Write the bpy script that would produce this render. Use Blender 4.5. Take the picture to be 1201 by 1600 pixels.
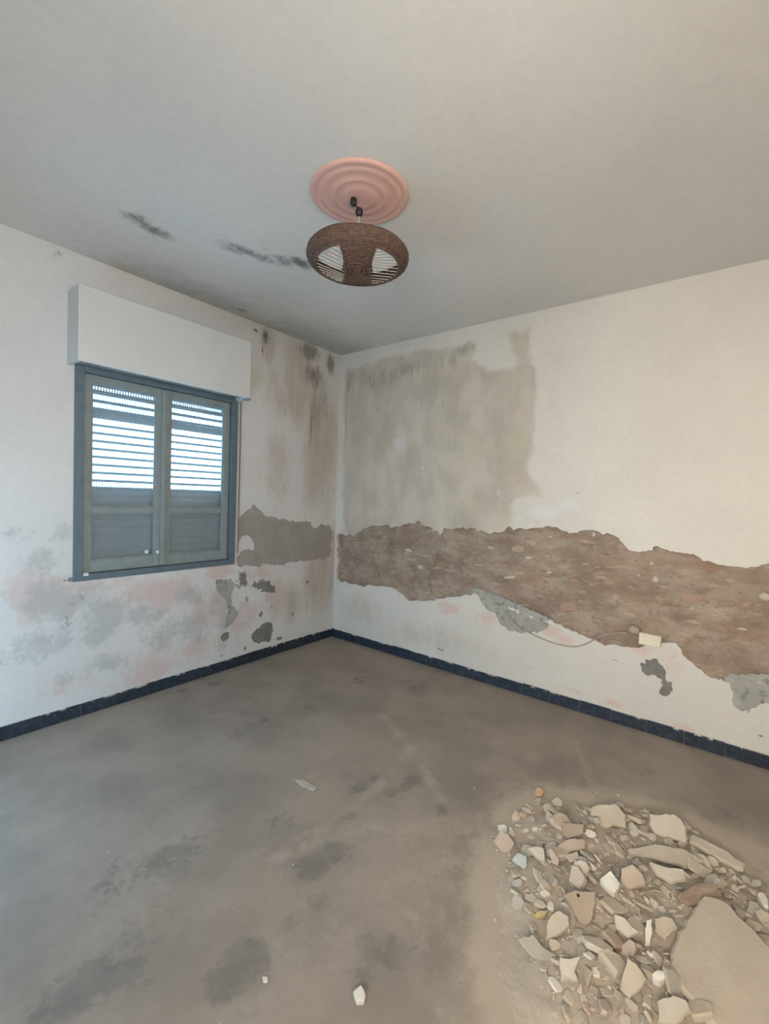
import bpy, bmesh, math, random
import numpy as np
from mathutils import Vector, Matrix

for o in list(bpy.data.objects):
    bpy.data.objects.remove(o)
random.seed(7)
rng = np.random.default_rng(7)
scene = bpy.context.scene
COL = scene.collection
H = 2.8            # ceiling height
BACK = -4.0        # unseen walls

# ------------------------------------------------------------------ camera
YAW, PITCH, ROLL, FPX = 0.66128117, -0.03598497, 0.03493660, 701.36
CAM = Vector((-3.24073, -3.13626, 1.43045))
_F = Vector((math.cos(YAW) * math.cos(PITCH), math.sin(YAW) * math.cos(PITCH), math.sin(PITCH)))
_R0 = Vector((math.sin(YAW), -math.cos(YAW), 0))
_U0 = _R0.cross(_F)
_R = _R0 * math.cos(ROLL) + _U0 * math.sin(ROLL)
_U = -_R0 * math.sin(ROLL) + _U0 * math.cos(ROLL)
cam_data = bpy.data.cameras.new('camera')
cam_data.sensor_fit = 'VERTICAL'
cam_data.sensor_height = 24.0
cam_data.lens = FPX / 1600.0 * 24.0
cam_data.clip_start = 0.02
cam = bpy.data.objects.new('camera', cam_data)
COL.objects.link(cam)
m = Matrix((_R, _U, -_F)).transposed().to_4x4()
m.translation = CAM
cam.matrix_world = m
scene.camera = cam

# ------------------------------------------------------------------ light
scene.view_settings.view_transform = 'Standard'
scene.view_settings.look = 'None'
scene.view_settings.gamma = 1.0
scene.view_settings.use_curve_mapping = False
scene.view_settings.exposure = 0.0

world = bpy.data.worlds.new('sky')
scene.world = world
world.use_nodes = True
bg = world.node_tree.nodes['Background']
bg.inputs['Color'].default_value = (0.36, 0.69, 1.0, 1)
bg.inputs['Strength'].default_value = 12.0

def area_light(name, loc, rot, sx, sy, power, color, portal=False):
    d = bpy.data.lights.new(name, 'AREA')
    d.shape = 'RECTANGLE'
    d.size, d.size_y = sx, sy
    d.energy = power
    d.color = color
    if portal:
        d.cycles.is_portal = True
    o = bpy.data.objects.new(name, d)
    COL.objects.link(o)
    o.location = loc
    o.rotation_euler = rot
    return o
# opening added in the unseen side wall for cool light; a portal guides it
SIDE_X = -3.75
SIDE_Y0, SIDE_Y1, SIDE_Z1 = -1.30, -0.35, 1.15      # kept low so the cool light stays near the floor
area_light('added_cool_opening_portal', (SIDE_X - 0.02, (SIDE_Y0 + SIDE_Y1) / 2, SIDE_Z1 / 2), (0, -math.pi / 2, 0),
           SIDE_Z1, SIDE_Y1 - SIDE_Y0, 1, (1, 1, 1), portal=True)
# unseen opening by the camera; sill and light box added to steer warm light
SIDE_GAP_Y0, SIDE_GAP_Y1, SIDE_GAP_Z1, SIDE_BOX_X = -3.80, -2.60, 2.15, -5.15
area_light('added_side_light', (SIDE_BOX_X + 0.06, -3.25, 1.60), (0, -math.pi / 2, 0), 1.5, 1.35, 178, (1.0, 0.90, 0.77))
# second opening, added behind the camera with a lamp that lifts the left wall
BACK_X0, BACK_X1, BACK_Z1, BACK_BOX_Y = -3.65, -2.45, 2.2, -5.35
area_light('added_back_light', (-3.05, BACK_BOX_Y + 0.06, 1.65), (math.pi / 2, 0, 0), 1.4, 1.5, 150, (0.90, 0.95, 1.0))

# ------------------------------------------------------------------ helpers
def pray(u, v):
    return _F * FPX + _R * (u - 600.5) + _U * (800 - v)
def at(u, v, axis, val):
    """point of the plane axis=val that the picture shows at (u, v)"""
    d = pray(u, v)
    i = 'xyz'.index(axis)
    t = (val - CAM[i]) / d[i]
    return CAM + d * t

_lat = rng.random((64, 64, 64))
def vnoise(x, y, z=None):
    x = np.asarray(x, float); y = np.asarray(y, float)
    z = np.zeros_like(x) if z is None else np.asarray(z, float)
    xi, yi, zi = np.floor(x).astype(int), np.floor(y).astype(int), np.floor(z).astype(int)
    fx, fy, fz = x - xi, y - yi, z - zi
    fx, fy, fz = [f * f * (3 - 2 * f) for f in (fx, fy, fz)]
    g = lambda a, b, c: _lat[(xi + a) % 64, (yi + b) % 64, (zi + c) % 64]
    l = lambda a, b, t: a + (b - a) * t
    return l(l(l(g(0,0,0), g(1,0,0), fx), l(g(0,1,0), g(1,1,0), fx), fy),
             l(l(g(0,0,1), g(1,0,1), fx), l(g(0,1,1), g(1,1,1), fx), fy), fz)
def fbm(x, y, s=1.0, oct=4, off=0.0):
    r = 0; a = 0.5; tot = 0
    for k in range(oct):
        r = r + a * vnoise(np.asarray(x) * s + off + 7.3 * k, np.asarray(y) * s + 3.1 * k + off * 1.7)
        tot += a; a *= 0.5; s *= 2.1
    return r / tot

def poly_sd(px, py, poly):
    """signed distance to a polygon, negative inside"""
    px = np.asarray(px, float); py = np.asarray(py, float)
    best = np.full(px.shape, 1e9); inside = np.zeros(px.shape, bool)
    n = len(poly)
    for i in range(n):
        ax, ay = poly[i]; bx, by = poly[(i + 1) % n]
        dx, dy = bx - ax, by - ay
        L = dx * dx + dy * dy + 1e-12
        t = np.clip(((px - ax) * dx + (py - ay) * dy) / L, 0, 1)
        best = np.minimum(best, (px - ax - t * dx) ** 2 + (py - ay - t * dy) ** 2)
        c = ((ay > py) != (by > py))
        with np.errstate(divide='ignore', invalid='ignore'):
            xx = (bx - ax) * (py - ay) / (by - ay if by != ay else 1e-9) + ax
        inside ^= c & (px < xx)
    d = np.sqrt(best)
    return np.where(inside, -d, d)
def line_d(px, py, pts):
    best = np.full(np.shape(px), 1e9)
    for (ax, ay), (bx, by) in zip(pts[:-1], pts[1:]):
        dx, dy = bx - ax, by - ay
        t = np.clip(((px - ax) * dx + (py - ay) * dy) / (dx * dx + dy * dy + 1e-12), 0, 1)
        best = np.minimum(best, (px - ax - t * dx) ** 2 + (py - ay - t * dy) ** 2)
    return np.sqrt(best)
def sstep(a, b, x):
    t = np.clip((x - a) / (b - a), 0, 1)
    return t * t * (3 - 2 * t)

def tag(o, label=None, cat=None, group=None, kind=None):
    if label: o['label'] = label
    if cat: o['category'] = cat
    if group: o['group'] = group
    if kind: o['kind'] = kind
    return o
def empty(name, loc=(0, 0, 0)):
    o = bpy.data.objects.new(name, None)
    COL.objects.link(o)
    o.location = loc
    o.empty_display_size = 0.05
    return o
def link(name, me, mat=None, parent=None, smooth=False):
    o = bpy.data.objects.new(name, me)
    COL.objects.link(o)
    if mat is not None and not me.materials:
        me.materials.append(mat)
    if parent is not None:
        o.parent = parent
        if parent.type == 'EMPTY' or True:
            o.matrix_parent_inverse = Matrix.Translation(parent_world(parent)).inverted()
    if smooth:
        me.polygons.foreach_set('use_smooth', [True] * len(me.polygons))
    return o
def parent_world(p):
    loc = Vector(p.location)
    return loc
def from_bm(name, bm, mat, parent=None, smooth=False):
    me = bpy.data.meshes.new(name)
    bmesh.ops.recalc_face_normals(bm, faces=bm.faces)
    bm.to_mesh(me); bm.free()
    return link(name, me, mat, parent, smooth)
def add_box(bm, x0, x1, y0, y1, z0, z1, bevel=0.0):
    r = bmesh.ops.create_cube(bm, size=1.0)
    vs = r['verts']
    for v in vs:
        v.co = Vector(((x0 + x1) / 2 + v.co.x * (x1 - x0), (y0 + y1) / 2 + v.co.y * (y1 - y0), (z0 + z1) / 2 + v.co.z * (z1 - z0)))
    if bevel:
        es = list({e for v in vs for e in v.link_edges})
        bmesh.ops.bevel(bm, geom=es, offset=bevel, segments=2, affect='EDGES', profile=0.5)
def box_obj(name, b, mat, parent=None, bevel=0.0):
    bm = bmesh.new(); add_box(bm, *b, bevel=bevel)
    return from_bm(name, bm, mat, parent)
def add_tube(bm, pts, r, sides=8, closed=False, caps=True):
    pts = [Vector(p) for p in pts]
    n = len(pts); rings = []
    prev = None
    for i, p in enumerate(pts):
        if closed: t = pts[(i + 1) % n] - pts[i - 1]
        else: t = pts[min(i + 1, n - 1)] - pts[max(i - 1, 0)]
        t.normalize()
        if prev is None:
            a = Vector((0, 0, 1)) if abs(t.z) < 0.9 else Vector((1, 0, 0))
            a = (a - t * a.dot(t)).normalized()
        else:
            a = (prev - t * prev.dot(t)).normalized()
        prev = a
        b = t.cross(a)
        rr = r[i] if isinstance(r, (list, tuple)) else r
        rings.append([bm.verts.new(p + (a * math.cos(2 * math.pi * k / sides) + b * math.sin(2 * math.pi * k / sides)) * rr) for k in range(sides)])
    for i in range(n if closed else n - 1):
        A, B = rings[i], rings[(i + 1) % n]
        for k in range(sides):
            bm.faces.new((A[k], A[(k + 1) % sides], B[(k + 1) % sides], B[k]))
    if caps and not closed:
        bm.faces.new(rings[0]); bm.faces.new(rings[-1])
def add_lathe(bm, prof, c, seg=64):
    rings = []
    for (r, z) in prof:
        if r < 1e-5:
            rings.append([bm.verts.new((c[0], c[1], z))])
        else:
            rings.append([bm.verts.new((c[0] + r * math.cos(2 * math.pi * k / seg), c[1] + r * math.sin(2 * math.pi * k / seg), z)) for k in range(seg)])
    for A, B in zip(rings[:-1], rings[1:]):
        for k in range(seg):
            k2 = (k + 1) % seg
            if len(A) == 1 and len(B) == 1: continue
            if len(A) == 1: bm.faces.new((A[0], B[k], B[k2]))
            elif len(B) == 1: bm.faces.new((A[k], B[0], A[k2]))
            else: bm.faces.new((A[k], B[k], B[k2], A[k2]))

# ------------------------------------------------------------------ materials
class NT:
    def __init__(self, name, rough=0.9, spec=0.3):
        self.m = bpy.data.materials.new(name); self.m.use_nodes = True
        self.nt = self.m.node_tree; self.N = self.nt.nodes; self.L = self.nt.links
        self.b = self.N['Principled BSDF']
        self.b.inputs['Roughness'].default_value = rough
        self.b.inputs['Specular IOR Level'].default_value = spec
        self.co = self.N.new('ShaderNodeTexCoord')
    def link(self, a, b): self.L.new(a, b)
    def noise(self, scale, detail=4, stretch=None, rough=0.55, vec=None, dist=0.0):
        n = self.N.new('ShaderNodeTexNoise')
        n.inputs['Scale'].default_value = scale; n.inputs['Detail'].default_value = detail
        n.inputs['Roughness'].default_value = rough; n.inputs['Distortion'].default_value = dist
        src = vec or self.co.outputs['Object']
        if stretch:
            mp = self.N.new('ShaderNodeMapping'); mp.inputs['Scale'].default_value = stretch
            self.link(src, mp.inputs['Vector']); src = mp.outputs['Vector']
        self.link(src, n.inputs['Vector'])
        return n.outputs['Fac']
    def rng(self, v, lo, hi, a=0.0, b=1.0, smooth=True):
        r = self.N.new('ShaderNodeMapRange')
        if smooth: r.interpolation_type = 'SMOOTHSTEP'
        for k, x in ((1, lo), (2, hi), (3, a), (4, b)): r.inputs[k].default_value = x
        self.link(v, r.inputs[0]); return r.outputs[0]
    def math(self, op, a, b):
        n = self.N.new('ShaderNodeMath'); n.operation = op
        for k, x in ((0, a), (1, b)):
            if isinstance(x, (int, float)): n.inputs[k].default_value = x
            else: self.link(x, n.inputs[k])
        return n.outputs[0]
    def attr(self, name):
        n = self.N.new('ShaderNodeAttribute'); n.attribute_name = name; return n.outputs['Fac']
    def mix(self, fac, a, b, blend='MIX'):
        n = self.N.new('ShaderNodeMix'); n.data_type = 'RGBA'; n.blend_type = blend
        for k, x in ((0, fac), (6, a), (7, b)):
            if isinstance(x, (int, float)): n.inputs[k].default_value = x
            elif isinstance(x, tuple): n.inputs[k].default_value = (*x, 1) if len(x) == 3 else x
            else: self.link(x, n.inputs[k])
        return n.outputs[2]
    def color(self, c): 
        if isinstance(c, tuple): self.b.inputs['Base Color'].default_value = (*c, 1)
        else: self.link(c, self.b.inputs['Base Color'])
    def bump(self, h, strength=0.3, dist=0.01, prev=None):
        n = self.N.new('ShaderNodeBump'); n.inputs['Strength'].default_value = strength; n.inputs['Distance'].default_value = dist
        self.link(h, n.inputs['Height'])
        if prev is not None: self.link(prev, n.inputs['Normal'])
        self.link(n.outputs[0], self.b.inputs['Normal']); return n.outputs[0]

def mottled(name, base, var, scale=6, rough=0.9, bump=0.25, bscale=60, bdist=0.004, spec=0.25, vec='Object', var2=None):
    t = NT(name, rough, spec)
    v = t.co.outputs[vec]
    c = t.mix(t.rng(t.noise(scale, 5, vec=v), 0.3, 0.7), base, var)
    if var2: c = t.mix(t.rng(t.noise(scale * 2.7, 4, vec=v), 0.52, 0.7), c, var2)
    t.color(c)
    if bump: t.bump(t.noise(bscale, 4, vec=v), bump, bdist)
    return t.m

def stained(name, base, var, channels, rough=0.92, bump=0.25, bscale=45, vscale=1.2):
    """plaster with the stains that its mesh attributes place"""
    t = NT(name, rough, 0.2)
    c = t.mix(t.rng(t.noise(vscale, 5), 0.35, 0.7), base, var)
    fine = t.noise(26, 5)
    c = t.mix(t.rng(fine, 0.35, 0.65, 0.0, 0.10), c, tuple(x * 0.7 for x in var))
    for (a, colr, scale, stretch, amp, lo, hi, strength) in channels:
        n = t.math('ADD', t.rng(t.noise(scale, 6, stretch, 0.65), 0.3, 0.7, -.36, .36, False), t.rng(t.noise(scale * 5, 4, stretch, 0.6), 0.3, 0.7, -.14, .14, False))
        f = t.math('ADD', t.attr(a), t.math('MULTIPLY', n, amp))
        # nothing where the attribute is nil
        f = t.math('MULTIPLY', t.rng(f, lo, hi, 0, strength), t.rng(t.attr(a), 0.0, 0.12))
        if len(colr) == 2:
            n2 = t.rng(t.noise(scale * 1.7, 4, stretch), 0.35, 0.65)
            c = t.mix(f, c, t.mix(n2, colr[0], colr[1]))
        else:
            c = t.mix(f, c, colr)
    t.color(c)
    t.bump(t.noise(bscale, 5), bump, 0.003)
    return t.m

WHITE = (0.63, 0.595, 0.54)
M = {}
M['wall_right'] = stained('painted_plaster_right', WHITE, (0.585, 0.55, 0.50), [
    ('bare', ((0.40, 0.345, 0.28), (0.52, 0.455, 0.38)), 2.6, (1, 1, 0.6), 0.7, 0.25, 0.95, 0.85),  # washed plaster; tint warmed to offset the cool light near the corner
    ('yellow', (0.47, 0.435, 0.32), 7, (1, 1, 0.6), 0.6, 0.25, 0.75, 0.7),
    ('pink', (0.59, 0.44, 0.38), 9, None, 0.95, 0.28, 0.62, 0.75),
    ('pale', (0.62, 0.62, 0.63), 6, None, 0.5, 0.25, 0.7, 0.75),
    ('mould', ((0.20, 0.175, 0.145), (0.30, 0.26, 0.215)), 6, (1.6, 1.6, 0.4), 0.8, 0.25, 0.9, 0.8),
    ('dark', (0.11, 0.105, 0.095), 18, None, 0.9, 0.35, 0.6, 0.9),
])
M['wall_left'] = stained('painted_plaster_left', (0.62, 0.60, 0.575), (0.57, 0.555, 0.535), [
    ('bare', ((0.41, 0.355, 0.295), (0.51, 0.445, 0.385)), 5, (1, 1, 0.35), 0.5, 0.2, 0.7, 0.9),  # same zone on this wall, its tint also warmed against the cool light
    ('yellow', (0.55, 0.49, 0.34), 8, None, 0.6, 0.25, 0.75, 0.6),
    ('pink', (0.54, 0.42, 0.385), 5, None, 0.9, 0.16, 0.6, 0.75),
    ('pale', (0.36, 0.355, 0.34), 6, None, 1.0, 0.2, 0.62, 0.62),
    ('mould', ((0.17, 0.15, 0.13), (0.27, 0.235, 0.20)), 7, (1.6, 1.6, 0.4), 0.8, 0.22, 0.85, 0.85),
    ('dark', (0.13, 0.135, 0.13), 16, None, 1.1, 0.32, 0.55, 0.85),
])
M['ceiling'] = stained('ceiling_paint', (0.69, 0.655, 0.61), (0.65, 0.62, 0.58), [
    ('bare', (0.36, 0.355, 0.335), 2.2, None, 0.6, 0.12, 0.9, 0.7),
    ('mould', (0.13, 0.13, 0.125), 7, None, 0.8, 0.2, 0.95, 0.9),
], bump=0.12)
M['floor'] = stained('dusty_concrete', (0.35, 0.295, 0.248), (0.265, 0.225, 0.195), [
    ('pale', (0.41, 0.355, 0.295), 7, None, 1.1, 0.2, 0.9, 0.7),
    ('dark', ((0.165, 0.155, 0.14), (0.215, 0.195, 0.175)), 7, None, 1.0, 0.25, 0.6, 0.7),
    ('dust', (0.455, 0.39, 0.315), 14, None, 0.6, 0.05, 0.9, 1.0),
], rough=0.75, bump=0.2, bscale=30, vscale=2.6)
M['plaster_edge'] = mottled('broken_plaster_edge', (0.50, 0.43, 0.36), (0.60, 0.53, 0.46), 12)
def earth_mat():
    t = NT('earth_mortar', 0.95, 0.15)
    c = t.mix(t.rng(t.noise(3.2, 6, (1, 1, 1.6), 0.65), 0.36, 0.64), (0.25, 0.185, 0.14), (0.365, 0.295, 0.23))
    c = t.mix(t.rng(t.noise(7, 5, (1, 0.6, 1.8)), 0.52, 0.68, 0, .7), c, (0.30, 0.20, 0.145))
    c = t.mix(t.rng(t.noise(16, 5, (1, 0.5, 1.6)), 0.58, 0.68, 0, .6), c, (0.45, 0.375, 0.295))
    c = t.mix(t.rng(t.noise(30, 4), 0.58, 0.72, 0, .6), c, (0.20, 0.145, 0.11))
    t.color(c)
    p = t.bump(t.noise(14, 6, (1, 0.5, 1.5), 0.65), 0.8, 0.02)
    t.bump(t.noise(60, 4), 0.5, 0.006, p)
    return t.m
M['earth'] = earth_mat()
M['render'] = mottled('grey_render', (0.29, 0.26, 0.235), (0.345, 0.31, 0.28), 6, bump=0.4)
M['cement'] = mottled('grey_cement', (0.38, 0.365, 0.33), (0.31, 0.30, 0.275), 9, bump=0.3, var2=(0.20, 0.195, 0.18))
M['darkcement'] = mottled('dark_cement', (0.165, 0.16, 0.145), (0.225, 0.215, 0.195), 12, bump=0.4)
M['masonry'] = mottled('masonry_core', (0.3, 0.24, 0.19), (0.25, 0.2, 0.16), 4)
M['stone_pale'] = mottled('pale_stone', (0.40, 0.325, 0.25), (0.34, 0.27, 0.205), 20)
M['stone_pink'] = mottled('reddish_brick', (0.365, 0.25, 0.19), (0.33, 0.235, 0.18), 20)
M['stone_white'] = mottled('white_stone', (0.55, 0.49, 0.42), (0.46, 0.40, 0.335), 20)
M['stone_brown'] = mottled('brown_stone', (0.28, 0.205, 0.15), (0.32, 0.24, 0.18), 20)

# ------------------------------------------------------------------ structure: plaster skins with ragged holes
def sheet(name, u0, u1, v0, v1, cell, holes, to3, flip, rim_depth, mat, rim_mat, parent, attrs):
    nu, nv = int(round((u1 - u0) / cell)) + 1, int(round((v1 - v0) / cell)) + 1
    us, vs = np.linspace(u0, u1, nu), np.linspace(v0, v1, nv)
    U, V = np.meshgrid(us, vs, indexing='ij')
    S = np.full(U.shape, 1e3)
    for poly, ragged in holes:
        xs = [p[0] for p in poly]; ys = [p[1] for p in poly]
        msk = (U > min(xs) - .1) & (U < max(xs) + .1) & (V > min(ys) - .1) & (V < max(ys) + .1)
        d = poly_sd(U[msk], V[msk], poly) + ragged * (fbm(U[msk], V[msk], 20, 5, 5.0) - 0.5)
        S[msk] = np.minimum(S[msk], d)
    S[np.abs(S) < 1e-5] = 1e-5
    pos = S > 0
    nid = np.full(S.shape, -1); nid[pos] = np.arange(pos.sum())
    uv = [np.stack([U[pos], V[pos]], -1)]
    n = int(pos.sum()); extra = []; cross = {}
    full = pos[:-1, :-1] & pos[1:, :-1] & pos[1:, 1:] & pos[:-1, 1:]
    quads = np.stack([nid[:-1, :-1][full], nid[1:, :-1][full], nid[1:, 1:][full], nid[:-1, 1:][full]], -1)
    faces = quads.tolist()
    mixed = np.argwhere(~full & (pos[:-1, :-1] | pos[1:, :-1] | pos[1:, 1:] | pos[:-1, 1:]))
    rims = []
    def cr(a, b):
        k = (a, b) if a < b else (b, a)
        if k not in cross:
            sa, sb = S[a], S[b]; t = sa / (sa - sb)
            extra.append((us[a[0]] + (us[b[0]] - us[a[0]]) * t, vs[a[1]] + (vs[b[1]] - vs[a[1]]) * t))
            cross[k] = n + len(extra) - 1
        return cross[k]
    for i, j in mixed:
        cs = [(i, j), (i + 1, j), (i + 1, j + 1), (i, j + 1)]
        poly = []; kinds = []
        for k in range(4):
            a, b = cs[k], cs[(k + 1) % 4]
            if pos[a]: poly.append(int(nid[a])); kinds.append(0)
            if pos[a] != pos[b]:
                poly.append(cr(a, b)); kinds.append(1 if pos[a] else 2)
        if len(poly) > 2:
            faces.append(poly)
            for k in range(len(poly)):
                if kinds[k] == 1 and kinds[(k + 1) % len(poly)] == 2:
                    rims.append((poly[k], poly[(k + 1) % len(poly)]))
    uv.append(np.array(extra).reshape(-1, 2))
    uv = np.concatenate(uv)
    verts = [to3(a, b, 0.0) for a, b in uv]
    nface = len(faces); deep = {}
    uv2 = uv.tolist()
    for a, b in rims:
        for q in (a, b):
            if q not in deep:
                deep[q] = len(verts); verts.append(to3(uv[q][0], uv[q][1], rim_depth)); uv2.append(list(uv[q]))
        faces.append([b, a, deep[a], deep[b]])
    if flip: faces = [f[::-1] for f in faces]
    me = bpy.data.meshes.new(name)
    me.from_pydata([tuple(v) for v in verts], [], faces)
    me.materials.append(mat); me.materials.append(rim_mat)
    me.polygons.foreach_set('material_index', [0] * nface + [1] * (len(faces) - nface))
    uv2 = np.array(uv2)
    for an, fn in attrs.items():
        at_ = me.attributes.new(an, 'FLOAT', 'POINT')
        at_.data.foreach_set('value', np.clip(fn(uv2[:, 0], uv2[:, 1]), 0, 1).astype(np.float32))
    me.update()
    return link(name, me, None, parent)

def patch(name, poly, cell, depth, amp, to3, flip, mat, parent, nscale=9):
    """rough surface laid bare behind a hole in the plaster"""
    xs = [p[0] for p in poly]; ys = [p[1] for p in poly]
    u0, u1, v0, v1 = min(xs) - .05, min(max(xs) + .05, 0.0), max(min(ys) - .05, 0), max(ys) + .05
    nu, nv = int((u1 - u0) / cell) + 2, int((v1 - v0) / cell) + 2
    us, vs = np.linspace(u0, u1, nu), np.linspace(v0, v1, nv)
    U, V = np.meshgrid(us, vs, indexing='ij')
    keep = poly_sd(U, V, poly) < 0.05
    h = fbm(U, V, nscale, 5, 2.0) - 0.5
    D = depth + amp * 2 * h
    nid = np.full(U.shape, -1); nid[keep] = np.arange(keep.sum())
    full = keep[:-1, :-1] & keep[1:, :-1] & keep[1:, 1:] & keep[:-1, 1:]
    q = np.stack([nid[:-1, :-1][full], nid[1:, :-1][full], nid[1:, 1:][full], nid[:-1, 1:][full]], -1)
    if flip: q = q[:, ::-1]
    vv = [to3(a, b, d) for a, b, d in zip(U[keep], V[keep], D[keep])]
    me = bpy.data.meshes.new(name); me.from_pydata(vv, [], q.tolist()); me.update()
    return link(name, me, mat, parent, smooth=True)

toL = lambda u, v, d: (u, d, v)       # window wall: plane y = 0
toR = lambda u, v, d: (d, u, v)       # right-hand wall: plane x = 0
def pxL(pts): return [(at(u, v, 'y', 0)[0], at(u, v, 'y', 0)[2]) for u, v in pts]
def pxR(pts): return [(at(u, v, 'x', 0)[1], at(u, v, 'x', 0)[2]) for u, v in pts]
def pxF(pts, z=0.0): return [tuple(at(u, v, 'z', z)[:2]) for u, v in pts]
def pxC(pts): return [tuple(at(u, v, 'z', H)[:2]) for u, v in pts]
def zoomed(ox, oy, s, pts): return [(ox + x / s, oy + y / s) for x, y in pts]

WX0, WX1, WZ0, WZ1 = -2.255, -1.155, 0.855, 2.145     # window opening
# walls: solid cores
def wall_core(name, boxes):
    bm = bmesh.new()
    for b in boxes: add_box(bm, *b)
    return tag(from_bm(name, bm, M['masonry']), kind='structure')
T0, T1 = 0.05, 0.30
TW = 0.125         # the window wall is thin behind the shutter
wl = wall_core('wall_left', [(BACK - .3, WX0, T0, TW, -0.1, H + .1), (WX1, T1, T0, TW, -0.1, H + .1),
                             (WX0, WX1, T0, TW, -0.1, WZ0), (WX0, WX1, T0, TW, WZ1 + .12, H + .1)])
wr = wall_core('wall_right', [(T0, T1, BACK - .3, T0, -0.1, H + .1)])
wb = wall_core('wall_back', [(SIDE_X - .25, BACK_X0, BACK - .25, BACK, 0, H), (BACK_X1, T0, BACK - .25, BACK, 0, H), (BACK_X0, BACK_X1, BACK - .25, BACK, BACK_Z1, H), (BACK_X0, BACK_X1, BACK - .25, BACK, 0, 1.10)])  # the sill in the added opening keeps light off the near floor
wn = wall_core('wall_added_back_box', [(SIDE_X - .35, -2.0, BACK_BOX_Y - .1, BACK_BOX_Y, 0, H), (SIDE_X - .35, SIDE_X - .25, BACK_BOX_Y, BACK - .25, 0, H), (-2.1, -2.0, BACK_BOX_Y, BACK - .25, 0, H),  # box added round the unseen back lamp
                                   (SIDE_X - .35, -2.0, BACK_BOX_Y - .1, BACK - .25, H, H + .08), (SIDE_X - .35, -2.0, BACK_BOX_Y - .1, BACK - .25, -.08, 0)])
ws = wall_core('wall_side', [(SIDE_X - .25, SIDE_X, BACK, SIDE_GAP_Y0, 0, H), (SIDE_X - .25, SIDE_X, SIDE_GAP_Y1, SIDE_Y0, 0, H), (SIDE_X - .25, SIDE_X, SIDE_Y1, T0, 0, H),
                             (SIDE_X - .25, SIDE_X, SIDE_Y0, SIDE_Y1, SIDE_Z1, H), (SIDE_X - .25, SIDE_X, SIDE_GAP_Y0, SIDE_GAP_Y1, SIDE_GAP_Z1, H), (SIDE_X - .25, SIDE_X, SIDE_GAP_Y0, SIDE_GAP_Y1, 0, 0.85)])
wh = wall_core('wall_added_side_box', [(SIDE_BOX_X - .1, SIDE_BOX_X, -4.35, -2.15, 0, H), (SIDE_BOX_X, SIDE_X - .25, -4.35, -4.25, 0, H), (SIDE_BOX_X, SIDE_X - .25, -2.25, -2.15, 0, H),  # box added round the unseen side lamp
                             (SIDE_BOX_X - .1, SIDE_X - .25, -4.35, -2.15, H, H + .08), (SIDE_BOX_X - .1, SIDE_X - .25, -4.35, -2.15, -.08, 0)])
plain = mottled('plain_plaster', WHITE, (0.66, 0.63, 0.57), 2)
for w in (wb, ws, wh, wn):
    w.data.materials.clear(); w.data.materials.append(plain)

# ---- right-hand wall
Z4 = lambda pts: zoomed(500, 780, 3.336, pts)
Z5 = lambda pts: zoomed(840, 800, 3.327, pts)
Z7 = lambda pts: zoomed(300, 780, 5.004, pts)
earth_px = [(527,835.5),(554,837),(572,823),(599,820),(614,825),(626,820),(653,816.5),(674,825),(689.5,834.5),(695,828),(737,825.5),(764,832),(779,834),(795,825),(818,828),(852,822.5),(873,827),(894,833),(906,828.5),(945,831.5),(969,845),(984,858.6),(1008,861.6),(1025,857),(1047,863),(1086.5,867.6),(1110.5,876.6),(1140.6,885.7),(1167.6,887.8),(1201,882.6),
            (1201,1067.5),(1134.6,1066),(1110.5,1055.5),(1089.5,1042),(1065.4,1024),(1055,1007.4),(1032,1006),(996,1010),(972,1009),(939,1004),(918,995.4),(894,983.3),(873,977),(860,972),(818,960),(776,943.4),(743,929),(710,933),(680,938),(641,937),(626,930),(611,916.4),(560,915.5),(539,910.4),(526,904.4)]
earth = pxR(earth_px)
_i = earth_px.index((1201, 1067.5)); _zt, _zb = earth[_i - 1][1], earth[_i][1]
earth[_i:_i] = [(-3.45, _zt + .01), (-3.60, _zt - .06), (-3.71, _zt - .16), (-3.74, (_zt + _zb) / 2), (-3.66, _zb + .10), (-3.52, _zb + .02), (-3.40, _zb - .02)]
holesR = [(earth, 0.055)]
patchR = [
    ('exposed_cement', pxR(Z4([(815,490),(860,550),(905,600),(935,660),(985,692),(1060,690),(1150,690),(1190,650),(1050,590),(920,530)])), 'cement'),
    ('exposed_cement', pxR(Z5([(515,775),(560,762),(610,775),(660,830),(665,860),(700,880),(718,940),(680,955),(650,945),(625,890),(640,870),(590,852),(540,830)])), 'darkcement'),
    ('exposed_cement', pxR(Z5([(1015,885),(1201,885),(1240,960),(1150,1000),(1095,1035),(1040,1015),(1010,980)])), 'cement'),
    ('exposed_cement', pxR(zoomed(500,780,3.336,[(605,775),(622,770),(630,785),(615,795)])), 'darkcement'),
]
def blobs(items, px):
    """sum of soft ellipses: (u, v, ru, rv, weight), centres given as the picture shows them on the plane"""
    pts = [(px([(u, v)])[0], ru, rv, w) for u, v, ru, rv, w in items]
    def f(a, b):
        r = np.zeros(len(a))
        for (c, ru, rv, w) in pts:
            q = ((a - c[0]) / ru) ** 2 + ((b - c[1]) / rv) ** 2
            r = np.maximum(r, w * np.exp(-q * 1.1) * (q < 6))
        return r
    return f
bare_poly = pxR([(537,585),(545,572),(600,556),(650,548),(690,543),(735,528),(748,536),(738,560),(770,580),(800,568),(792,520),(830,508),(838,560),(842,600),(838,650),(835,690),(832,735),(850,762),(850,780),(805,785),(798,835),(690,845),(540,845),(533,800)])
grimeToneR = blobs([(560,950,.5,.22,.62),(640,990,.5,.2,.55),(740,1010,.5,.14,.45),(540,880,.15,.5,.5),(880,640,.25,.5,.33),(860,740,.2,.3,.36),(870,560,.2,.2,.30)], pxR)  # dirty beige; also tones down wall areas that came out too bright
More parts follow.
